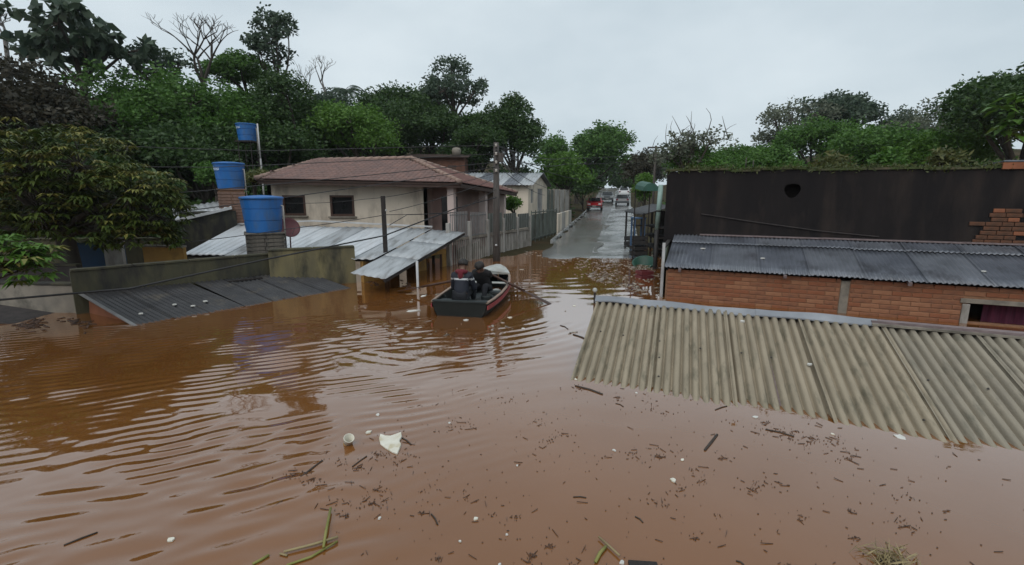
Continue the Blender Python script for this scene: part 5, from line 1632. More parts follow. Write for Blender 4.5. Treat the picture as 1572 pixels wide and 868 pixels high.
for s_ in (-1, 1):
    for i in range(len(ys) - 1):
        pass
    a = [V(s_ * (hb[i] + .012), ys[i], gz_[i] - .085) for i in range(len(ys))]
    mb = MB()
    for i in range(len(ys) - 1): mb.beam(a[i] - (a[i + 1] - a[i]) * .01, a[i + 1] + (a[i + 1] - a[i]) * .01, .022, .085)
    mb.build('red_stripe', 'boat_red', boat)
    a = [V(s_ * (hb[i] - .012), ys[i], gz_[i] + .012) for i in range(len(ys))]
    mb = MB()
    for i in range(len(ys) - 1): mb.beam(a[i] - (a[i + 1] - a[i]) * .012, a[i + 1] + (a[i + 1] - a[i]) * .012, .055, .028)
    mb.build('gunwale', 'boat_rim', boat)
# floor boards, ribs, thwarts, bow deck
for k in range(6):
    x = -.36 + .144 * k
    y1 = 2.75 if abs(x) < .2 else 2.35
    mb = MB(); mb.box((x, (y1 + .06) / 2 + .02, .045), (.136, y1 - .06, .022)); mb.build('floor_board', 'hull_in', boat)
for y in (.8, 1.5, 2.2, 2.7):
    i = np.interp(y, ys, range(len(ys))); h_, g_ = np.interp(y, ys, hb), np.interp(y, ys, gz_)
    for s_ in (-1, 1):
        mb = MB(); mb.beam((s_ * (h_ - .045), y, g_ - .01), (s_ * (np.interp(y, ys, bb) - .0), y, .04), .04, .03, (0, 1, 0)); mb.build('rib', 'hull_in', boat)
for y, z, m_ in ((.48, .23, 'hull_in'), (1.52, .24, 'hull_in'), (2.45, .29, 'boat_white')):
    h_ = np.interp(y, ys, hb) - .05
    mb = MB(); mb.box((0, y, z), (2 * h_, .24 if m_ == 'hull_in' else .14, .03)); mb.build('thwart', m_, boat, bevel=.006)
mb = MB(); mb.add([(-.50, 2.88, .48), (.50, 2.88, .48), (.385, 3.2, .515), (.245, 3.5, .555), (.05, 3.72, .59), (-.05, 3.72, .59), (-.245, 3.5, .555), (-.385, 3.2, .515), (0, 2.86, .535), (0, 3.3, .575)],
                  [(0, 8, 9, 7), (8, 1, 2, 9), (9, 2, 3), (9, 3, 4), (9, 4, 5), (9, 5, 6), (9, 6, 7)])
mb.add([(-.50, 2.88, .44), (.50, 2.88, .44), (.5, 2.88, .48), (0, 2.86, .535), (-.5, 2.88, .48)], [(0, 1, 2, 3, 4)])
mb.build('bow_deck', 'boat_white', boat)
for s_ in (-1, 1):
    mb = MB(); mb.tube([(s_ * .66, 1.78, .32), (s_ * .665, 1.78, .40)], .016, 6); mb.tube([(s_ * .665, 1.73, .44), (s_ * .665, 1.745, .405), (s_ * .665, 1.78, .395), (s_ * .665, 1.815, .405), (s_ * .665, 1.83, .44)], .010, 5)
    mb.build('rowlock', 'steel', boat)
# bundles in the boat
mb = MB(); mb.lathe([(0, 0), (.10, .0), (.13, .05), (.11, .11), (.04, .14), (0, .14)], (.3, 2.15, .05), 10)
o = mb.build('plastic_bag', 'boat_white', None, True); o.matrix_world = BM; tag(o, 'crumpled white bag lying in the boat ahead of the rower', 'bag')
mb = MB(); mb.lathe([(0, 0), (.12, .0), (.13, .2), (.125, .22), (.12, .21), (.11, .03), (0, .03)], (.34, .98, .055), 12)
o = mb.build('bailing_bucket', 'hull_in', None, True); o.matrix_world = BM; tag(o, 'dark bailing bucket inside the boat by the right side', 'bucket')

# oars
def oar(label, blade, lock, inner):
    d = (lock - blade).normalized(); L = (lock - blade).length
    o = empty('oar', lock, label=label, cat='oar', group='oars of the rowing boat')
    hdl = d * inner
    mb = MB(); mb.tube([-d * (L - .75), -d * (L * .4), d * .05, d * (inner - .12), hdl], [.026, .030, .030, .026, .02], 8); mb.build('shaft', 'oar', o, True)
    sd = d.cross(V(0, 0, 1)).normalized(); u = sd.cross(d)
    mb = MB()
    P = []
    for t, w_ in ((.85, .026), (.65, .06), (.35, .085), (.05, .088), (0.0, .065)):
        c = -d * (L - t)
        th = .011
        P += [c + sd * w_ + u * th * .4, c + u * th, c - sd * w_ + u * th * .4, c - sd * w_ - u * th * .4, c - u * th, c + sd * w_ - u * th * .4]
    F = [(i * 6 + k, i * 6 + (k + 1) % 6, (i + 1) * 6 + (k + 1) % 6, (i + 1) * 6 + k) for i in range(4) for k in range(6)] + [(0, 1, 2, 3, 4, 5), (24, 25, 26, 27, 28, 29)]
    mb.add(P, F); mb.build('blade', 'oar', o, True)
    return lock + hdl
lockR, lockL = BM @ V(.665, 1.78, .43), BM @ V(-.665, 1.78, .43)
hR = oar('right oar dipping its blade into the water', gp(846, 468, -0.01), lockR, .52)
hL = oar('left oar stretched flat over the water', gp(612, 447, 0.03), lockL, .52)

# ================================================================== PEOPLE
def skin(name, pts, edges, rad, m, parent, lev=2, root=0):
    me = bpy.data.meshes.new(name)
    me.from_pydata([tuple(p) for p in pts], edges, [])
    o = bpy.data.objects.new(name, me); C.objects.link(o)
    md = o.modifiers.new('skin', 'SKIN'); md.use_smooth_shade = True
    sv = me.skin_vertices[0].data
    for i, r in enumerate(rad):
        sv[i].radius = r if hasattr(r, '__len__') else (r, r)
        sv[i].use_root = (i == root)
    sd = o.modifiers.new('sub', 'SUBSURF'); sd.levels = lev; sd.render_levels = lev
    bpy.context.view_layer.update()
    dg = bpy.context.evaluated_depsgraph_get()
    nm = bpy.data.meshes.new_from_object(o.evaluated_get(dg))
    bpy.data.objects.remove(o)
    nm.materials.clear()
    return link(name, nm, m, parent, True)
M['skin_tone'] = mat('skin_tone', (0.16, 0.085, 0.055), (0.13, 0.068, 0.045), rough=0.55, scale=8)
M['hair'] = mat('hair', (0.012, 0.010, 0.009), (0.022, 0.018, 0.016), rough=0.6, scale=30, bump=.6, bscale=60)
M['trousers'] = mat('trousers', (0.011, 0.012, 0.015), (0.018, 0.019, 0.023), rough=0.9, scale=8, bump=.3)
M['jacket_black'] = mat('jacket_black', (0.008, 0.008, 0.009), (0.014, 0.013, 0.014), rough=0.8, scale=7, bump=.5, bscale=9)
M['hood_red'] = mat('hood_red', (0.16, 0.02, 0.032), (0.10, 0.015, 0.022), rough=0.9, scale=9, bump=.5)
M['reflective'] = mat('reflective', (0.5, 0.52, 0.54), (0.42, 0.44, 0.46), rough=0.5, scale=6)
mj = mat('jacket_navy', (0.008, 0.010, 0.018), (0.013, 0.016, 0.026), rough=0.75, scale=7, bump=.5, bscale=9)
M['jacket_navy'] = mj
def person(label, loc, rz, lean, hands, jacket, hair_m, hood=None, stripe=False, head_tilt=0.0, seat=.255):
    """seated figure; +y is forward; hands are world points"""
    o = empty('person', loc, rz, label=label, cat='person', group='people in the rowing boat')
    MI = (Matrix.Translation(Vector(loc)) @ Matrix.Rotation(rz, 4, 'Z')).inverted()
    hd = [MI @ Vector(h) for h in hands]
    pel = V(0, 0, seat + .10)
    def up(h, dy=0.0, dx=0.0): return pel + V(dx, math.sin(lean) * h + dy, math.cos(lean) * h)
    waist, chest, shl, nk = up(.17), up(.33), up(.44), up(.54, .01)
    hdir = lean + head_tilt
    hc = nk + V(0, math.sin(hdir) * .13 + .015, math.cos(hdir) * .13)
    htop = nk + V(0, math.sin(hdir) * .23 + .01, math.cos(hdir) * .23)
    fw = V(0, math.cos(hdir), -math.sin(hdir))
    P, E, Rr = [], [], []
    def add(p, r, par=None):
        P.append(Vector(p)); Rr.append(r)
        if par is not None: E.append((par, len(P) - 1))
        return len(P) - 1
    i_p = add(pel, (.15, .12)); i_w = add(waist, (.14, .105), i_p); i_c = add(chest, (.155, .11), i_w); i_s = add(shl, (.10, .085), i_c)
    i_n = add(nk, .055, i_s)
    i_j = add(nk + V(0, math.sin(hdir) * .06 + .025, math.cos(hdir) * .06), .068, i_n)
    i_h = add(hc, .092, i_j); i_t = add(htop, .062, i_h)
    add(hc + fw * .115 - V(0, 0, .02), .012, i_h)                       # nose
    for s_ in (-1, 1): add(hc + V(s_ * .098, -.01, -.01), .014, i_h)     # ears
    arms = []
    for s_, h in zip((-1, 1), hd):
        sh_ = shl + V(s_ * .17, 0, .0)
        a0 = add(sh_, .068, i_s)
        mid = (sh_ + h) / 2
        d = h - sh_
        Ld = min(d.length, .57)
        drop = math.sqrt(max(.0, .29 ** 2 - (Ld / 2) ** 2))
        el = mid + V(s_ * .35, -.05, -.9).normalized() * drop
        a1 = add(el, .048, a0)
        dv = (h - el).normalized()
        wr = h - dv * .06
        a2 = add(wr, .030, a1)
        a3 = add(h, (.040, .022), a2)
        sdv = dv.cross(V(0, 0, 1)).normalized()
        dn = V(0, 0, -1)
        for f_ in range(4):
            b0 = h + dv * .035 + sdv * ((f_ - 1.5) * .021)
            k1 = add(b0, .0095, a3)
            k2 = add(b0 + dv * (.022 + .004 * (f_ in (1, 2))) + dn * .018, .009, k1)
            add(b0 + dv * .006 + dn * (.042 + .004 * (f_ in (1, 2))), .008, k2)
        th = add(h + sdv * (-s_ * .040) + dv * .0, .011, a3); add(h + sdv * (-s_ * .045) + dv * .03 + dn * .025, .0095, th)
        arms.append((sh_, el, wr))
    legs = []
    for s_ in (-1, 1):
        hp_ = pel + V(s_ * .09, .02, -.02)
        kn = V(s_ * .13, .42, seat + .19)
        an = V(s_ * .12, .56, .125)
        to = an + V(s_ * .02, .16, -.035)
        l0 = add(hp_, .082, i_p); l1 = add(kn, .056, l0); l2 = add(an, .040, l1); add(to, (.04, .028), l2)
        legs.append((hp_, kn, an, to))
    skin('body', P, E, Rr, 'skin_tone', o, 2)
    # jacket
    P, E, Rr = [], [], []
    b0 = add(pel + V(0, 0, -.05), (.185, .15)); b1 = add(waist, (.175, .135), b0); b2 = add(chest, (.19, .14), b1); b3 = add(shl, (.13, .105), b2); add(nk - V(0, 0, .02), .07, b3)
    for s_, (sh_, el, wr) in zip((-1, 1), arms):
        c0 = add(sh_ + V(0, 0, -.005), .092, b3); c1 = add((sh_ + el) / 2, .075, c0); c2 = add(el, .066, c1); c3 = add(lerp(el, wr, .6), .052, c2); add(wr, .046, c3)
    jk = skin('jacket', P, E, Rr, jacket, o, 2)
    if stripe:
        jk.data.materials.append(M['reflective'])
        zc = pel.z + math.cos(lean) * .365
        for f in jk.data.polygons:
            if abs(f.center.z - zc) < .018: f.material_index = 1
    P, E, Rr = [], [], []
    t0 = add(pel + V(0, .01, -.03), (.165, .13))
    for hp_, kn, an, to in legs:
        k0 = add(hp_, .098, t0); k1 = add(lerp(hp_, kn, .5), .086, k0); k2 = add(kn, .072, k1); k3 = add(lerp(kn, an, .5), .062, k2); add(an + V(0, 0, .02), .054, k3)
    skin('trousers', P, E, Rr, 'trousers', o, 2)
    for hp_, kn, an, to in legs:
        skin('shoe', [an + V(0, -.03, -.01), an + V(0, .06, -.03), to + V(0, .04, 0)], [(0, 1), (1, 2)], [(.05, .05), (.052, .045), (.045, .032)], 'jacket_black', o, 2)
    # hair: ragged cap
    rng = np.random.default_rng(int(abs(loc[0]) * 100))
    me = bpy.data.meshes.new('hair'); bm = bmesh.new(); bmesh.ops.create_icosphere(bm, subdivisions=3, radius=1)
    bmesh.ops.delete(bm, geom=[v_ for v_ in bm.verts if v_.co.z < -.45 or (v_.co.y > .35 and v_.co.z < .25)], context='VERTS')
    T_ = Matrix.Rotation(-hdir, 4, 'X')
    for v_ in bm.verts:
        v_.co *= 1 + rng.uniform(-.07, .09)
        v_.co = T_ @ Vector((v_.co.x * .100, v_.co.y * .108 - .008, v_.co.z * .112 + .018)) + hc
    bmesh.ops.solidify(bm, geom=bm.faces[:], thickness=-.012)
    bm.to_mesh(me); bm.free(); link('hair', me, hair_m, o, True)
    for s_ in (-1, 1):
        mb = MB(); c = hc + fw * .092 + V(s_ * .034, 0, .012)
        mb.lathe([(0, -.011), (.008, -.008), (.012, 0), (.008, .008), (0, .011)], c, 8); mb.build('eye', 'glass_dark', o, True)
    mb = MB(); c = hc + fw * .092 - V(0, 0, .055); mb.box(c, (.045, .012, .010)); mb.build('mouth', 'hood_red', o, bevel=.003)
    if hood:
        cN = nk - V(0, .035, .02)
        ring = [cN + V(math.cos(a) * .115, math.sin(a) * .10, .025 * math.sin(a + math.pi)) for a in np.linspace(-math.pi * 1.05, .05 * math.pi, 11)]
        rd = [.028, .038, .045, .052, .058, .06, .058, .052, .045, .038, .028]
        skin('hood', ring + [cN + V(0, -.115, -.07), cN + V(0, -.12, -.14)], [(i, i + 1) for i in range(10)] + [(5, 11), (11, 12)], rd + [(.075, .04), (.04, .02)], hood, o, 2, 5)
    return o
p1 = BM @ V(-.10, .46, 0)
person('person in navy jacket with pale stripe and red hood, back to the view', p1, BH, R(14), [p1 + Matrix.Rotation(BH, 3, 'Z') @ V(-.17, .40, .52), p1 + Matrix.Rotation(BH, 3, 'Z') @ V(.17, .40, .52)],
       'jacket_navy', 'hair', 'hood_red', True, R(10))
p2 = BM @ V(.14, 1.58, 0)
person('rower in black clothes bent forward over the oars', p2, BH + math.pi, R(34), [hR, hL], 'jacket_black', 'hair', None, False, R(16))

# ================================================================== CARS UP THE STREET
M['car_red'] = mat('car_red', (0.42, 0.015, 0.02), (0.36, 0.012, 0.018), rough=0.3, coat=.6)
M['car_grey'] = mat('car_grey', (0.16, 0.165, 0.17), (0.13, 0.135, 0.14), rough=0.3, coat=.5)
M['car_dark'] = mat('car_dark', (0.06, 0.065, 0.07), (0.045, 0.05, 0.055), rough=0.3, coat=.5)
M['car_white'] = mat('car_white', (0.6, 0.6, 0.6), (0.52, 0.52, 0.52), rough=0.3, coat=.5)
M['rubber'] = mat('rubber', (0.015, 0.015, 0.016), rough=0.85)
M['lamp_glass'] = mat('lamp_glass', (0.7, 0.72, 0.72), rough=0.1, spec=.6)
def car(label, loc, rz, m):
    o = empty('parked_car', loc, rz, label=label, cat='car', group='cars parked up the street')
    # side profile (y forward, z): body loft across x
    prof = [(-1.95, .35), (-2.0, .62), (-1.9, .92), (-1.55, 1.0), (-1.05, 1.42), (.35, 1.45), (1.0, .98), (1.75, .86), (1.98, .62), (1.95, .32)]
    mb = MB(); n = len(prof)
    secs = [(-.84, .96), (-.78, 1.0), (.78, 1.0), (.84, .96)]
    P = []
    for x, k in secs:
        for y, z in prof:
            inset = .14 * max(0, z - .98) / .45
            P.append((x - math.copysign(inset, x), y * k, z if z < 1 else z * (k * .5 + .5)))
    F = [(i * n + j, i * n + (j + 1) % n, (i + 1) * n + (j + 1) % n, (i + 1) * n + j) for i in range(3) for j in range(n)]
    F += [tuple(range(n)), tuple(range(3 * n, 4 * n))[::-1]]
    mb.add(P, F); mb.build('body', m, o)
    gm = 'glass_dark'
    mb = MB(); mb.add([(-.62, .42, 1.425), (.62, .42, 1.425), (.68, .97, 1.02), (-.68, .97, 1.02), (-.62, .46, 1.44), (.62, .46, 1.44), (.68, 1.01, 1.035), (-.68, 1.01, 1.035)], [(4, 5, 6, 7), (0, 3, 2, 1), (0, 1, 5, 4), (2, 3, 7, 6), (1, 2, 6, 5), (3, 0, 4, 7)]); mb.build('windscreen', gm, o)
    mb = MB(); mb.add([(-.6, -1.1, 1.40), (.6, -1.1, 1.40), (.66, -1.5, 1.06), (-.66, -1.5, 1.06), (-.6, -1.14, 1.42), (.6, -1.14, 1.42), (.66, -1.54, 1.07), (-.66, -1.54, 1.07)], [(4, 7, 6, 5), (0, 1, 2, 3), (0, 4, 5, 1), (2, 6, 7, 3), (1, 5, 6, 2), (3, 7, 4, 0)]); mb.build('rear_window', gm, o)
    for s_ in (-1, 1):
        mb = MB(); mb.add([(s_ * .80, -1.15, 1.04), (s_ * .80, .78, 1.04), (s_ * .715, .35, 1.36), (s_ * .715, -.95, 1.36), (s_ * .83, -1.15, 1.04), (s_ * .83, .78, 1.04), (s_ * .74, .35, 1.37), (s_ * .74, -.95, 1.37)], [(4, 5, 6, 7), (0, 3, 2, 1), (0, 1, 5, 4), (2, 3, 7, 6), (1, 2, 6, 5), (3, 0, 4, 7)]); mb.build('side_window', gm, o)
        for y in (-1.25, 1.25):
            w_ = MB(); w_.tube([(s_ * .68, y, .31), (s_ * .87, y, .31)], .31, 16); wo = w_.build('wheel', 'rubber', o)
            w_ = MB(); w_.tube([(s_ * .86, y, .31), (s_ * .885, y, .31)], .19, 12); w_.build('rim', 'steel', wo)
        mb = MB(); mb.box((s_ * .60, 1.88, .72), (.34, .14, .16)); mb.build('headlight', 'lamp_glass', o, bevel=.02)
        mb = MB(); mb.box((s_ * .66, -1.93, .80), (.22, .12, .24)); mb.build('tail_light', 'hood_red', o, bevel=.02)
        mb = MB(); mb.box((s_ * .92, .72, 1.02), (.16, .10, .12)); mb.build('mirror', m, o, bevel=.02)
    mb = MB(); mb.box((0, 1.97, .45), (1.62, .12, .20)); mb.build('front_bumper', 'car_dark', o, bevel=.03)
    mb = MB(); mb.box((0, -1.97, .45), (1.62, .12, .20)); mb.build('rear_bumper', m, o, bevel=.03)
    mb = MB(); mb.box((0, 2.035, .5), (.42, .012, .12)); mb.build('number_plate', 'boat_white', o)
    return o
def on_road(px, Y): 
    x = at(px, 310, Y).x
    return V(x, Y, float(road_z(Y)) + .06)
car('bright red car facing down the street', on_road(913.5, 57), math.pi - R(12), 'car_red')
car('grey car parked behind the red car', on_road(932, 70), math.pi - R(12), 'car_grey')
car('dark car on the right side of the street', on_road(955, 64), R(-12), 'car_dark')
car('pale car farthest up the right side', on_road(957, 80), R(-12), 'car_white')

# ================================================================== STREET-SIDE CLUTTER, RIGHT
M['blue_paint'] = mat('blue_paint', (0.07, 0.13, 0.24), (0.05, 0.10, 0.18), rough=0.6, scale=4)
M['green_plastic'] = mat('green_plastic', (0.014, 0.07, 0.046), (0.011, 0.055, 0.036), rough=0.45, scale=4)
M['red_plastic'] = mat('red_plastic', (0.17, 0.035, 0.04), (0.12, 0.028, 0.032), rough=0.5, scale=4)
M['canopy_green'] = mat('canopy_green', (0.035, 0.10, 0.075), (0.028, 0.08, 0.06), rough=0.6, scale=4)
M['mint'] = mat('mint', (0.30, 0.42, 0.38), (0.22, 0.33, 0.30), rough=0.6, scale=4, stain=(.12, .16, .14), sscale=3, slo=.5, shi=.7)
M['black_plastic'] = mat('black_plastic', (0.02, 0.02, 0.022), (0.035, 0.032, 0.03), rough=0.6, scale=6)
# painted board on the end of the brick house
pb0, pb1 = E0 + hp(-.12, .35, 0), E0 + hp(-.24, 3.3, 0)
bd = empty('painted_board', (pb0.x, pb0.y, 0), label='upright painted board with white frame at the corner of the brick house', cat='board')
dv = V(pb1.x - pb0.x, pb1.y - pb0.y, 0)
M['board_print'] = mat('board_print', (0.30, 0.32, 0.27), (0.20, 0.23, 0.20), rough=0.6, scale=2, stain=(0.26, 0.30, 0.06), sscale=1.6, slo=.52, shi=.6)
mb = MB(); mb.beam(V(0, 0, .55), dv + V(0, 0, .55), .04, 1.35); mb.build('panel', 'board_print', bd)
mb = MB(); mb.beam(V(-.035, 0, .98), dv + V(-.035, 0, .98), .02, .22); mb.build('white_band', 'white_trim', bd)
mb = MB(); mb.box(V(-.02, -.03, .60), (.06, .05, 1.5)); mb.build('frame_upright', 'white_trim', bd)
mb = MB(); mb.beam(V(0, 0, 1.25), dv + V(0, 0, 1.25), .09, .05); mb.build('frame_top', 'black_wood', bd)
for t in (.33, .66, 1.0):
    mb = MB(); mb.box(dv * t + V(-.03, 0, .5), (.05, .05, 1.4)); mb.build('frame_upright', 'black_wood', bd)
# mint post with green canopy
p = at(1009, 346, 16.2)
pz = at(1013, 284, 16.2).z
ps = empty('mint_post', (p.x, p.y, 0), label='pale mint green post at the left end of the black wall', cat='post')
mb = MB(); mb.tube([(0, 0, -.6), (0, 0, 1.35)], .075, 10); mb.build('lower_shaft', 'black_plastic', ps, True)
mb = MB(); mb.tube([(0, 0, 1.35), (0.05, 0, pz)], .08, 10); mb.build('upper_shaft', 'mint', ps, True)
mb = MB(); mb.tube([(0.018, 0, 1.95), (0.022, 0, 2.0)], .088, 10); mb.build('band', 'black_plastic', ps, True)
cn = empty('green_canopy', at(994, 285, 17.5), label='dark green cloth canopy over the right pavement', cat='canopy')
mb = MB()
P = []
for i in range(7):
    a = math.pi * i / 6
    P += [V(-math.cos(a) * .28, -.5, math.sin(a) * .28 - .2), V(-math.cos(a) * .28, .7, math.sin(a) * .28 - .1)]
mb.add(P, [(2 * i, 2 * i + 1, 2 * i + 3, 2 * i + 2) for i in range(6)] + [tuple(range(0, 14, 2))])
mb.add([p_ * .96 for p_ in P], [(2 * i, 2 * i + 2, 2 * i + 3, 2 * i + 1) for i in range(6)])
mb.build('cloth', 'canopy_green', cn)
for s_ in (-1, 1):
    mb = MB(); mb.tube([(s_ * .27, .6, -.15), (s_ * .27, .6, -2.9)], .02, 6); mb.build('pole', 'black_wood', cn)
# stall: tin roof, blue counter, dark shelves
stl = empty('street_stall', (5.6, 20.0, 0), label='dark tin roofed stall on the right pavement', cat='stall')
for k in range(3):
    a, b = k * .33, k * .33 + .36
    corrugated('roof_sheet', V(-.45, -1.2 + 1.1 * k, 1.75), V(-.45, -1.2 + 1.1 * (k + 1), 1.75 + .02 * k), V(.9, -1.0 + 1.1 * (k + 1), 2.1), V(.9, -1.0 + 1.1 * k, 2.1), .16, .015, 'black_sheet', stl, rows=3)
for x, y in ((-.4, -1.1), (-.35, 2.0), (.8, -1.0), (.85, 2.1)):
    mb = MB(); mb.box((x, y, .75), (.07, .07, 2.1)); mb.build('post', 'black_wood', stl)
for z in (.35, .8, 1.2):
    mb = MB(); mb.box((.5, .4, z), (.6, 2.6, .04)); mb.build('shelf', 'black_wood', stl)
mb = MB(); mb.box((.95, .4, .9), (.05, 3.0, 1.9)); mb.build('back_panel', 'plaster_dark', stl)
tb_ = at(980, 335, 19.6)
bt = empty('blue_counter', (tb_.x, tb_.y, 0), label='tall blue topped counter at the right edge of the road', cat='counter')
mb = MB(); mb.box((0, 0, tb_.z), (.5, .6, .06)); mb.build('top', 'blue_paint', bt, bevel=.01)
for x, y in ((-.2, -.25), (.2, -.25), (.2, .25), (-.2, .25)):
    mb = MB(); mb.box((x, y, tb_.z / 2), (.06, .06, tb_.z)); mb.build('leg', 'blue_paint', bt)
mb = MB(); mb.box((0, .02, tb_.z - .3), (.36, .46, .03)); mb.build('shelf', 'black_wood', bt)
def crate(label, c, d, m, rz=0.0, name='crate'):
    o = empty(name, c, rz, label=label, cat='crate', group='crates and boxes on the right pavement')
    w_, l_, h_ = d
    mb = MB(); mb.box((0, 0, .02), (w_, l_, .03)); mb.build('base', m, o)
    for s_ in (-1, 1):
        for z in (.3, .75):
            mb = MB(); mb.box((s_ * (w_ / 2 - .012), 0, h_ * z), (.025, l_, h_ * .34)); mb.build('side_slat', m, o)
            mb = MB(); mb.box((0, s_ * (l_ / 2 - .012), h_ * z), (w_ - .06, .025, h_ * .34)); mb.build('side_slat', m, o)
    return o
crate('black crate standing beside the blue counter', (5.05, 18.9, .12), (.55, .5, .42), 'black_plastic', .2)
crate('second black crate, set on the first beside the counter', (5.07, 18.92, .56), (.5, .46, .36), 'black_plastic', -.1)
crate('black crate behind the blue counter', (5.35, 21.0, .25), (.6, .5, .5), 'black_plastic', .4)
crate('red crate half floating by the painted board', gp(989, 427, 0.0) + V(0, 0, -.05), (.42, .36, .3), 'red_plastic', .3)
g_ = gp(989, 408, 0)
tu = empty('green_tub', g_, label='green plastic tub tipped at the water edge on the right', cat='tub')
mb = MB(); mb.lathe([(0, 0), (.30, 0), (.38, .34), (.41, .35), (.41, .38), (.36, .37), (.28, .04), (0, .04)], (0, 0, 0), 20); t_ = mb.build('shell', 'green_plastic', tu, True); t_.rotation_euler = (R(24), R(-14), 0); t_.location = (0, 0, -.08); t_.scale = (1, 1, .7)
mb = MB(); mb.box((0, -.44, .2), (.14, .05, .03)); t2 = mb.build('handle', 'green_plastic', tu, bevel=.008); t2.rotation_euler = (R(24), R(-14), 0)
# stake with a white float near the corner of the near roof
s_p = gp(912, 466, 0)
sk = empty('marker_stake', s_p, label='thin stake with a white cup on top left of the tan roof', cat='stake')
mb = MB(); mb.tube([(0, 0, -.8), (.01, 0, .27)], .025, 7); mb.build('stick', 'black_wood', sk, True)
mb = MB(); mb.lathe([(0, 0), (.035, 0), (.055, .04), (.05, .09), (.02, .11), (0, .11)], (.01, 0, .26), 10); mb.build('cup', 'boat_white', sk, True)
# glimpse of a bluish roof in the trees, right
p = at(1428, 222, 27)
rf = empty('hillside_roof', (p.x, p.y, p.z), R(-35), label='bluish metal roof glimpsed among the trees on the right', cat='roof')
M['blue_tin'] = mat('blue_tin', (0.16, 0.17, 0.26), (0.12, 0.13, 0.2), rough=0.4, scale=3)
for k in range(4):
    corrugated('roof_sheet', V(-2 + k, -.9, -.45), V(-1 + k + .03, -.9, -.45), V(-1 + k + .03, .9, .35), V(-2 + k, .9, .35), .14, .015, 'blue_tin', rf, rows=3)
mb = MB(); mb.box((0, 0, -1.6), (3.6, 1.4, 2.2)); mb.build('wall', 'mossy_dark', rf)

# ================================================================== FLOATING THINGS
M['foam'] = mat('foam', (0.66, 0.64, 0.56), (0.56, 0.53, 0.44), rough=0.8, scale=9, bump=.2, stain=(.40, .33, .18), sscale=7, slo=.55, shi=.7)
M['foam_white'] = mat('foam_white', (0.58, 0.57, 0.54), (0.46, 0.45, 0.41), rough=0.8, scale=9, bump=.2)
M['amber'] = mat('amber', (0.30, 0.17, 0.05), (0.22, 0.12, 0.04), rough=0.35, scale=6)
M['reed'] = mat('reed', (0.16, 0.17, 0.035), (0.24, 0.22, 0.07), rough=0.6, scale=9, stretch=(1, 1, 1))
M['straw'] = mat('straw', (0.30, 0.24, 0.12), (0.22, 0.17, 0.09), rough=0.7, scale=9)
M['stick'] = mat('stick', (0.030, 0.022, 0.018), (0.05, 0.038, 0.03), rough=0.7, scale=9)
M['debris'] = mat('debris', (0.035, 0.020, 0.014), (0.12, 0.065, 0.042), rough=0.7, island=True)
M['litter'] = mat('litter', (0.10, 0.075, 0.055), (0.42, 0.38, 0.33), rough=0.7, island=True)
def wz(x, y): return float(water_z(np.array([x]), np.array([y]))[0])
# cup lying half sunk
c = gp(533, 680)
cu_ = empty('floating_cup', c, label='yellowed foam cup floating tilted next to the foam slab', cat='cup')
mb = MB(); mb.lathe([(0, 0), (.040, 0), (.050, .11), (.054, .115), (.052, .12), (.046, .115), (.036, .01), (0, .01)], (0, 0, 0), 18)
k_ = mb.build('cup_wall', 'foam', cu_, True); k_.location = (0, 0, -.02); k_.rotation_euler = (R(24), R(22), 0)
mb = MB(); mb.lathe([(.0415, .0), (.0465, .045), (.0425, .045)], (0, 0, 0), 18); k2 = mb.build('stained_base', 'amber', cu_, True); k2.location = (0, 0, -.02); k2.rotation_euler = k_.rotation_euler
# foam slab
c = gp(600, 682)
outline = [(584, 668), (592, 671), (600, 671.5), (608, 669), (616, 666.5), (617, 673), (613, 679), (616, 684), (613, 692), (610, 698), (602, 695), (592, 689), (584, 683), (582, 675)]
po_ = [gp(x, y) - c for x, y in outline]
mb = MB(); mb.prism([(q.x, q.y) for q in po_], -.012, .018)
fs = mb.build('foam_slab', 'foam', None, bevel=.005); fs.location = c; fs.rotation_euler = (R(2), R(-2), 0)
tag(fs, 'broken slab of cream foam, largest white scrap on the near water', 'foam slab')
def chip(px, py, w_, label, m='foam_white', h=.010, seed=0):
    rng = np.random.default_rng(seed + int(px)); c = gp(px, py)
    k = c.y / FPX * w_ / 2 * .86
    n = rng.integers(5, 8); an = np.sort(rng.uniform(0, 2 * math.pi, n)); 
    an = np.linspace(0, 2 * math.pi, n, endpoint=False) + rng.uniform(-.2, .2, n)
    poly = [(math.cos(a) * k * rng.uniform(.55, 1.25), math.sin(a) * k * rng.uniform(.4, .95)) for a in an]
    mb = MB(); mb.prism(poly, -.008, h)
    top = [(x * .7, y * .7) for x, y in poly]
    o = mb.build('foam_scrap', m, None, bevel=min(.002, k * .1)); o.location = (c.x, c.y, .0); o.rotation_euler = (rng.uniform(-.15, .15), rng.uniform(-.15, .15), rng.uniform(0, 6))
    tag(o, label, 'foam scrap', 'white scraps on the near water')
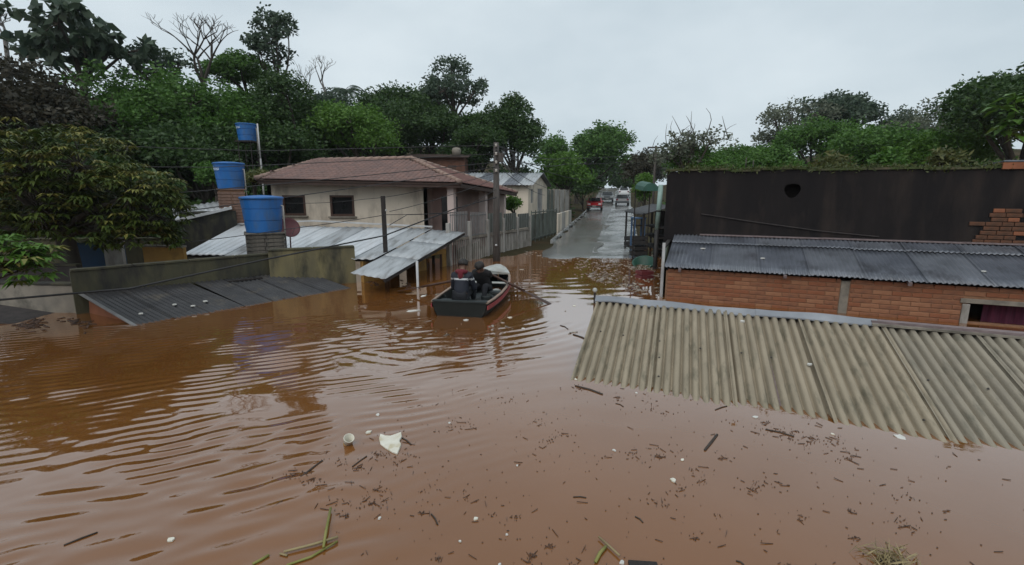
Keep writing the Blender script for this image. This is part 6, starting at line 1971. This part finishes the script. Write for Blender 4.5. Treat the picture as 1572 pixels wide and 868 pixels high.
chips = [(731, 797, 13, 'angular white scrap at the bottom centre of the water'), (580, 637, 11, 'small white sliver just beyond the foam slab'), (583, 796, 9, 'round white crumb left of the angular white scrap'),
         (262, 829, 17, 'thin white sliver alone at the lower left'), (1159, 641, 14, 'white scrap near the middle of the tan roof edge'), (1382, 672, 24, 'long white oval beside the tan roof, far right'),
         (1047, 707, 9, 'white crumb in the open water below the tan roof'), (690, 650, 8, 'pale splinter right of the foam slab'), (794, 716, 6, 'tiny white speck in the centre of the near water'),
         (884, 583, 8, 'white speck at the lower left corner of the tan roof'), (977, 604, 7, 'white crumb against the tan roof edge'), (943, 692, 9, 'pale crumb amid twigs in the centre right'),
         (1278, 667, 8, 'pale fleck between the white scrap and the long oval'), (706, 832, 7, 'tiny pale crumb near the bottom centre'), (778, 822, 7, 'tiny pale crumb right of the angular scrap'),
         (1034, 738, 16, 'dirty grey scrap tangled in twigs, centre right'), (767, 868, 8, 'pale crumb cut by the bottom edge'), (955, 864, 16, 'cream scrap at the bottom edge beside the dark plank'), (566, 664, 14, 'thin pale strip just left of the foam slab'),
         (715, 492, 14, 'pale scrap floating under the stern of the boat'), (633, 478, 26, 'pale scrap floating left of the boat'), (782, 488, 12, 'small pale scrap right of the boat stern'), (650, 455, 16, 'white scrap beside the left oar'),
         (803, 505, 10, 'yellowish scrap on the ripples right of the boat'), (881, 470, 9, 'pale fleck between right oar and tan roof'),
         (817, 436, 9, 'white float on the water right of the bow'), (801, 414, 8, 'white speck by the fence end')]
for i, (x, y, w_, lb) in enumerate(chips): chip(x, y, w_, lb, 'foam_white' if i % 3 else 'foam', seed=i)
def stalk(name, label, pts, r, m, cat, z=.012, grp=None, lift=None):
    P = [gp(x, y) for x, y in pts]
    o0 = P[0].copy()
    P = [p_ - o0 + V(0, 0, z + (lift[i] if lift else 0)) for i, p_ in enumerate(P)]
    mb = MB(); mb.tube(P, [r * (.7 + .3 * math.sin(math.pi * (i + .5) / len(P))) for i in range(len(P))], 6)
    o = mb.build(name, m, None, True); o.location = o0
    tag(o, label, cat, grp)
stalk('reed_stalk', 'green reed stalk pointing up among the crossed reeds', [(497, 846), (501, 822), (508, 785)], .011, 'reed', 'reed', .03, 'reed stalks')
stalk('reed_stalk', 'long pale reed lying across the green one', [(436, 851), (480, 840), (519, 828)], .010, 'straw', 'reed', .02, 'reed stalks')
stalk('reed_stalk', 'lowest of the crossed reed stalks', [(440, 870), (478, 857), (518, 833)], .009, 'reed', 'reed', .01, 'reed stalks')
stalk('reed_stalk', 'short green stem at the bottom edge left of the crossed reeds', [(388, 868), (400, 862), (413, 854)], .011, 'reed', 'reed', .01, 'reed stalks')
stalk('reed_stalk', 'short dry reed piece left of the crossed reeds', [(430, 852), (441, 855)], .008, 'straw', 'reed', .01, 'reed stalks')
stalk('reed_stalk', 'dry straw stem at the bottom edge, centre', [(919, 828), (936, 843), (951, 857)], .008, 'straw', 'reed', .02, 'reed stalks')
stalk('reed_stalk', 'green leafy stem at the bottom edge beside the dry straw', [(914, 866), (921, 852), (930, 842)], .013, 'reed', 'reed', .015, 'reed stalks')
st_l = [((462, 733), (495, 708), 'dark stick left of the foam slab'), ((541, 717), (563, 701), 'short dark stick below the floating cup'), ((883, 593), (925, 606), 'straight dark stick off the tan roof corner'), ((1082, 692), (1101, 668), 'thick dark stick below the tan roof'),
        ((1175, 660), (1219, 671), 'long thin stick along the tan roof'), ((1098, 630), (1116, 624), 'short stick under the tan roof edge'), ((615, 672), (631, 683), 'dark twig touching the foam slab'), ((975, 794), (987, 803), 'forked twig in the right centre'),
        ((98, 838), (150, 818), 'long dark streak in the lower left'), ((662, 790), (672, 806), 'bent twig in the lower centre'), ((860, 500), (872, 506), 'dark stick on the ripples left of the tan roof'), ((880, 514), (905, 525), 'dark branch on the bright ripples by the tan roof'),  # the long lower-left one lies along a wave crest
        ((945, 620), (957, 625), 'tiny stick below the tan roof corner'), ((1130, 862), (1142, 868), 'twig at the bottom edge right of centre'), ((880, 764), (900, 765), 'thin twig in the open centre'), ((418, 781), (434, 770), 'small twig left of the reeds')]
for a, b, lb in st_l:
    m_ = ((a[0] + b[0]) / 2 + 1, (a[1] + b[1]) / 2 - 1)
    d_ = (gp(*a) - gp(*b)).length
    stalk('stick', lb, [a, m_, b], max(.006, d_ * .035), 'stick', 'stick', .004, 'floating sticks')
# sunken plank at the bottom edge
pl = [gp(964, 863), gp(1008, 866), gp(1014, 885), gp(968, 882)]
mb = MB(); mb.prism([(q.x - pl[0].x, q.y - pl[0].y) for q in pl], -.01, .02); o = mb.build('plank', 'black_wood', None, bevel=.003); o.location = pl[0]
tag(o, 'dark plank cut off by the bottom edge', 'plank')
# dry tuft at the bottom right
c = gp(1372, 868)
tf = empty('grass_tuft', c, label='dry grass tuft floating at the bottom right', cat='plant')
rng = np.random.default_rng(9); n = 170
cc_ = rng.normal(0, .07, (n, 3)); cc_[:, 2] = np.abs(cc_[:, 2]) * .5
ax = rng.normal(size=(n, 3)); ax[:, 2] = np.abs(ax[:, 2]) * .7 + .1
v, q = leaf_quads(cc_, ax, rng.uniform(.07, .22, n), rng.uniform(.006, .014, n), rng); link('blades', np_mesh('blades', v, q), 'straw', tf)
mb = MB(); mb.lathe([(0, -.02), (.08, -.015), (.09, .0), (.05, .02), (0, .03)], (0, 0, 0), 9); mb.build('root_clump', 'stick', tf, True)

# twigs and leaf crumbs drifting in bands: nobody could count them
def scum(name, label, bands, n, m, l0, l1, seed, wr=.18, flat=.006, bg=None):
    rng = np.random.default_rng(seed)
    V_, Q_ = [], []
    X, Y = [], []
    for (x0, y0, x1, y1, sp, wgt) in bands:
        k = int(n * wgt)
        nc = max(3, k // 14)                                     # little knots along the band
        t = rng.random(nc)
        kx = x0 + (x1 - x0) * t + rng.normal(0, sp, nc); ky = y0 + (y1 - y0) * t + rng.normal(0, sp * .45, nc)
        w_ = rng.integers(0, nc, k)
        loose = rng.random(k) < .35
        px = kx[w_] + rng.normal(0, 1, k) * np.where(loose, sp * .8, np.where(w_ % 2 == 0, 4.5, 10))
        py = ky[w_] + rng.normal(0, 1, k) * np.where(loose, sp * .4, np.where(w_ % 2 == 0, 2.0, 4))
        for a, b in zip(px, py):
            if b < 380: continue
            p_ = gp(a, b); X.append(p_.x); Y.append(p_.y)
    X, Y = np.array(X), np.array(Y)
    if bg:
        X = np.concatenate([X, rng.uniform(bg[0], bg[1], bg[4])]); Y = np.concatenate([Y, rng.uniform(bg[2], bg[3], bg[4])])
    N = len(X)
    Z = water_z(X, Y)
    a = rng.uniform(0, math.pi, N); L = l0 + (l1 - l0) * rng.random(N) ** 4; W = np.minimum(L * rng.uniform(.06, .5, N), .016) * wr / .18
    if wr < .2:
        speck = rng.random(N) < .6
        L = np.where(speck, rng.uniform(.004, .013, N), .018 + (l1 - .018) * rng.random(N) ** 2.5); W = np.where(speck, L * rng.uniform(.4, 1.0, N), rng.uniform(.002, .0045, N))
    d = np.stack([np.cos(a), np.sin(a), rng.normal(0, .05, N)], 1); s_ = np.stack([-np.sin(a), np.cos(a), np.zeros(N)], 1)
    c_ = np.stack([X, Y, Z + .002], 1)
    L_, W_ = L[:, None] / 2, W[:, None] / 2
    zz = np.array([0, 0, 1.0]) * flat
    b4 = [c_ - d * L_ - s_ * W_ * .4, c_ - d * L_ * .1 - s_ * W_, c_ + d * L_, c_ + s_ * W_]
    v = np.stack(b4 + [p_ + zz for p_ in b4], 1).reshape(-1, 3)
    k = np.arange(N)[:, None] * 8
    q = np.concatenate([k + np.array(f) for f in ((4, 5, 6, 7), (0, 1, 5, 4), (1, 2, 6, 5), (2, 3, 7, 6), (3, 0, 4, 7))])
    o = link(name, np_mesh(name, v, q), m); tag(o, label, 'debris', kind='stuff')
scum('floating_twigs', 'dark twigs and leaf crumbs drifting on the near water',
     [(480, 740, 720, 640, 22, .10), (500, 800, 640, 700, 30, .08), (560, 690, 860, 870, 60, .22), (900, 600, 1300, 690, 14, .12), (940, 690, 1180, 740, 30, .14), (1000, 780, 1300, 850, 60, .08), (1180, 650, 1330, 740, 22, .10), (700, 620, 900, 700, 40, .06), (420, 740, 520, 720, 20, .05), (1320, 760, 1480, 860, 40, .05)],
     1150, 'debris', .005, .10, 5, bg=(-1.6, 4.5, 2.6, 6, 350))
scum('floating_litter', 'mixed litter gathered where the street meets the water',
     [(870, 400, 1000, 410, 14, .35), (900, 420, 1000, 425, 14, .3), (780, 385, 860, 395, 12, .12), (960, 440, 1010, 450, 8, .1), (640, 450, 800, 470, 40, .02), (700, 500, 860, 520, 50, .03)],
     1000, 'litter', .03, .24, 6, wr=.7, flat=.012)
scum('shore_litter', 'broken twigs and rubbish along the left wall', [(10, 500, 120, 492, 10, .6), (240, 470, 420, 450, 20, .1), (560, 440, 640, 440, 12, .3)], 160, 'debris', .06, .4, 8, wr=.4, flat=.012)
# crumbs lying on the roofs
for i, (px, py, lb, pl_) in enumerate(((1079, 382, 'white crumb on the grey corrugated roof, left', 0), (1171, 397, 'white crumb on the grey corrugated roof, middle', 0), (1510, 417, 'white scrap on the grey corrugated roof, right', 0), (1243, 560, 'white crumb on the tan roof', 1),
                                       (216, 482, 'white crumb low on the black shed roof', 2), (296, 470, 'white scrap in the middle of the black shed roof', 2), (268, 468, 'small white crumb beside the scrap on the black shed roof', 2), (315, 463, 'pale crumb high on the black shed roof', 2), (1140, 494, 'white crumb on the zinc ridge strip', 3))):
    d = Vector(_ray(px, py)); c0 = V(0, 0, CAM_H)
    if pl_ == 0: n_, p0 = (AX.cross(BK * RUN + V(0, 0, RISE))).normalized(), E0 + V(0, 0, .02)
    elif pl_ == 1: n_, p0 = up_n, R0 + up_n * .035
    elif pl_ == 2: n_, p0 = (WD.cross(rim)).normalized(), N0 + V(0, 0, .03)
    else: n_, p0 = V(0, 0, 1), R0 + V(0, 0, .09)
    t = (p0 - c0).dot(n_) / d.dot(n_); p_ = c0 + d * t
    k = p_.y / FPX * 4
    mb = MB(); mb.prism([(k * math.cos(a) * random.uniform(.7, 1.1), k * math.sin(a) * random.uniform(.6, 1)) for a in np.linspace(0, 2 * math.pi, 7)[:-1]], -.01, .015)
    o = mb.build('roof_scrap', 'foam_white', None, bevel=.003); o.location = p_; tag(o, lb, 'foam scrap', 'scraps on the roofs')

# ---- damp air
hz_m = bpy.data.materials.new('haze'); hz_m.use_nodes = True
_n = hz_m.node_tree.nodes; _n.clear()
_o = _n.new('ShaderNodeOutputMaterial'); _v = _n.new('ShaderNodeVolumePrincipled')
_v.inputs['Density'].default_value = 0.00035; _v.inputs['Color'].default_value = (.86, .9, .93, 1); _v.inputs['Anisotropy'].default_value = 0.2
hz_m.node_tree.links.new(_v.outputs['Volume'], _o.inputs['Volume'])
mb = MB(); mb.box((0, 60, 14), (320, 220, 36)); hz = mb.build('haze', hz_m); hz['kind'] = 'stuff'
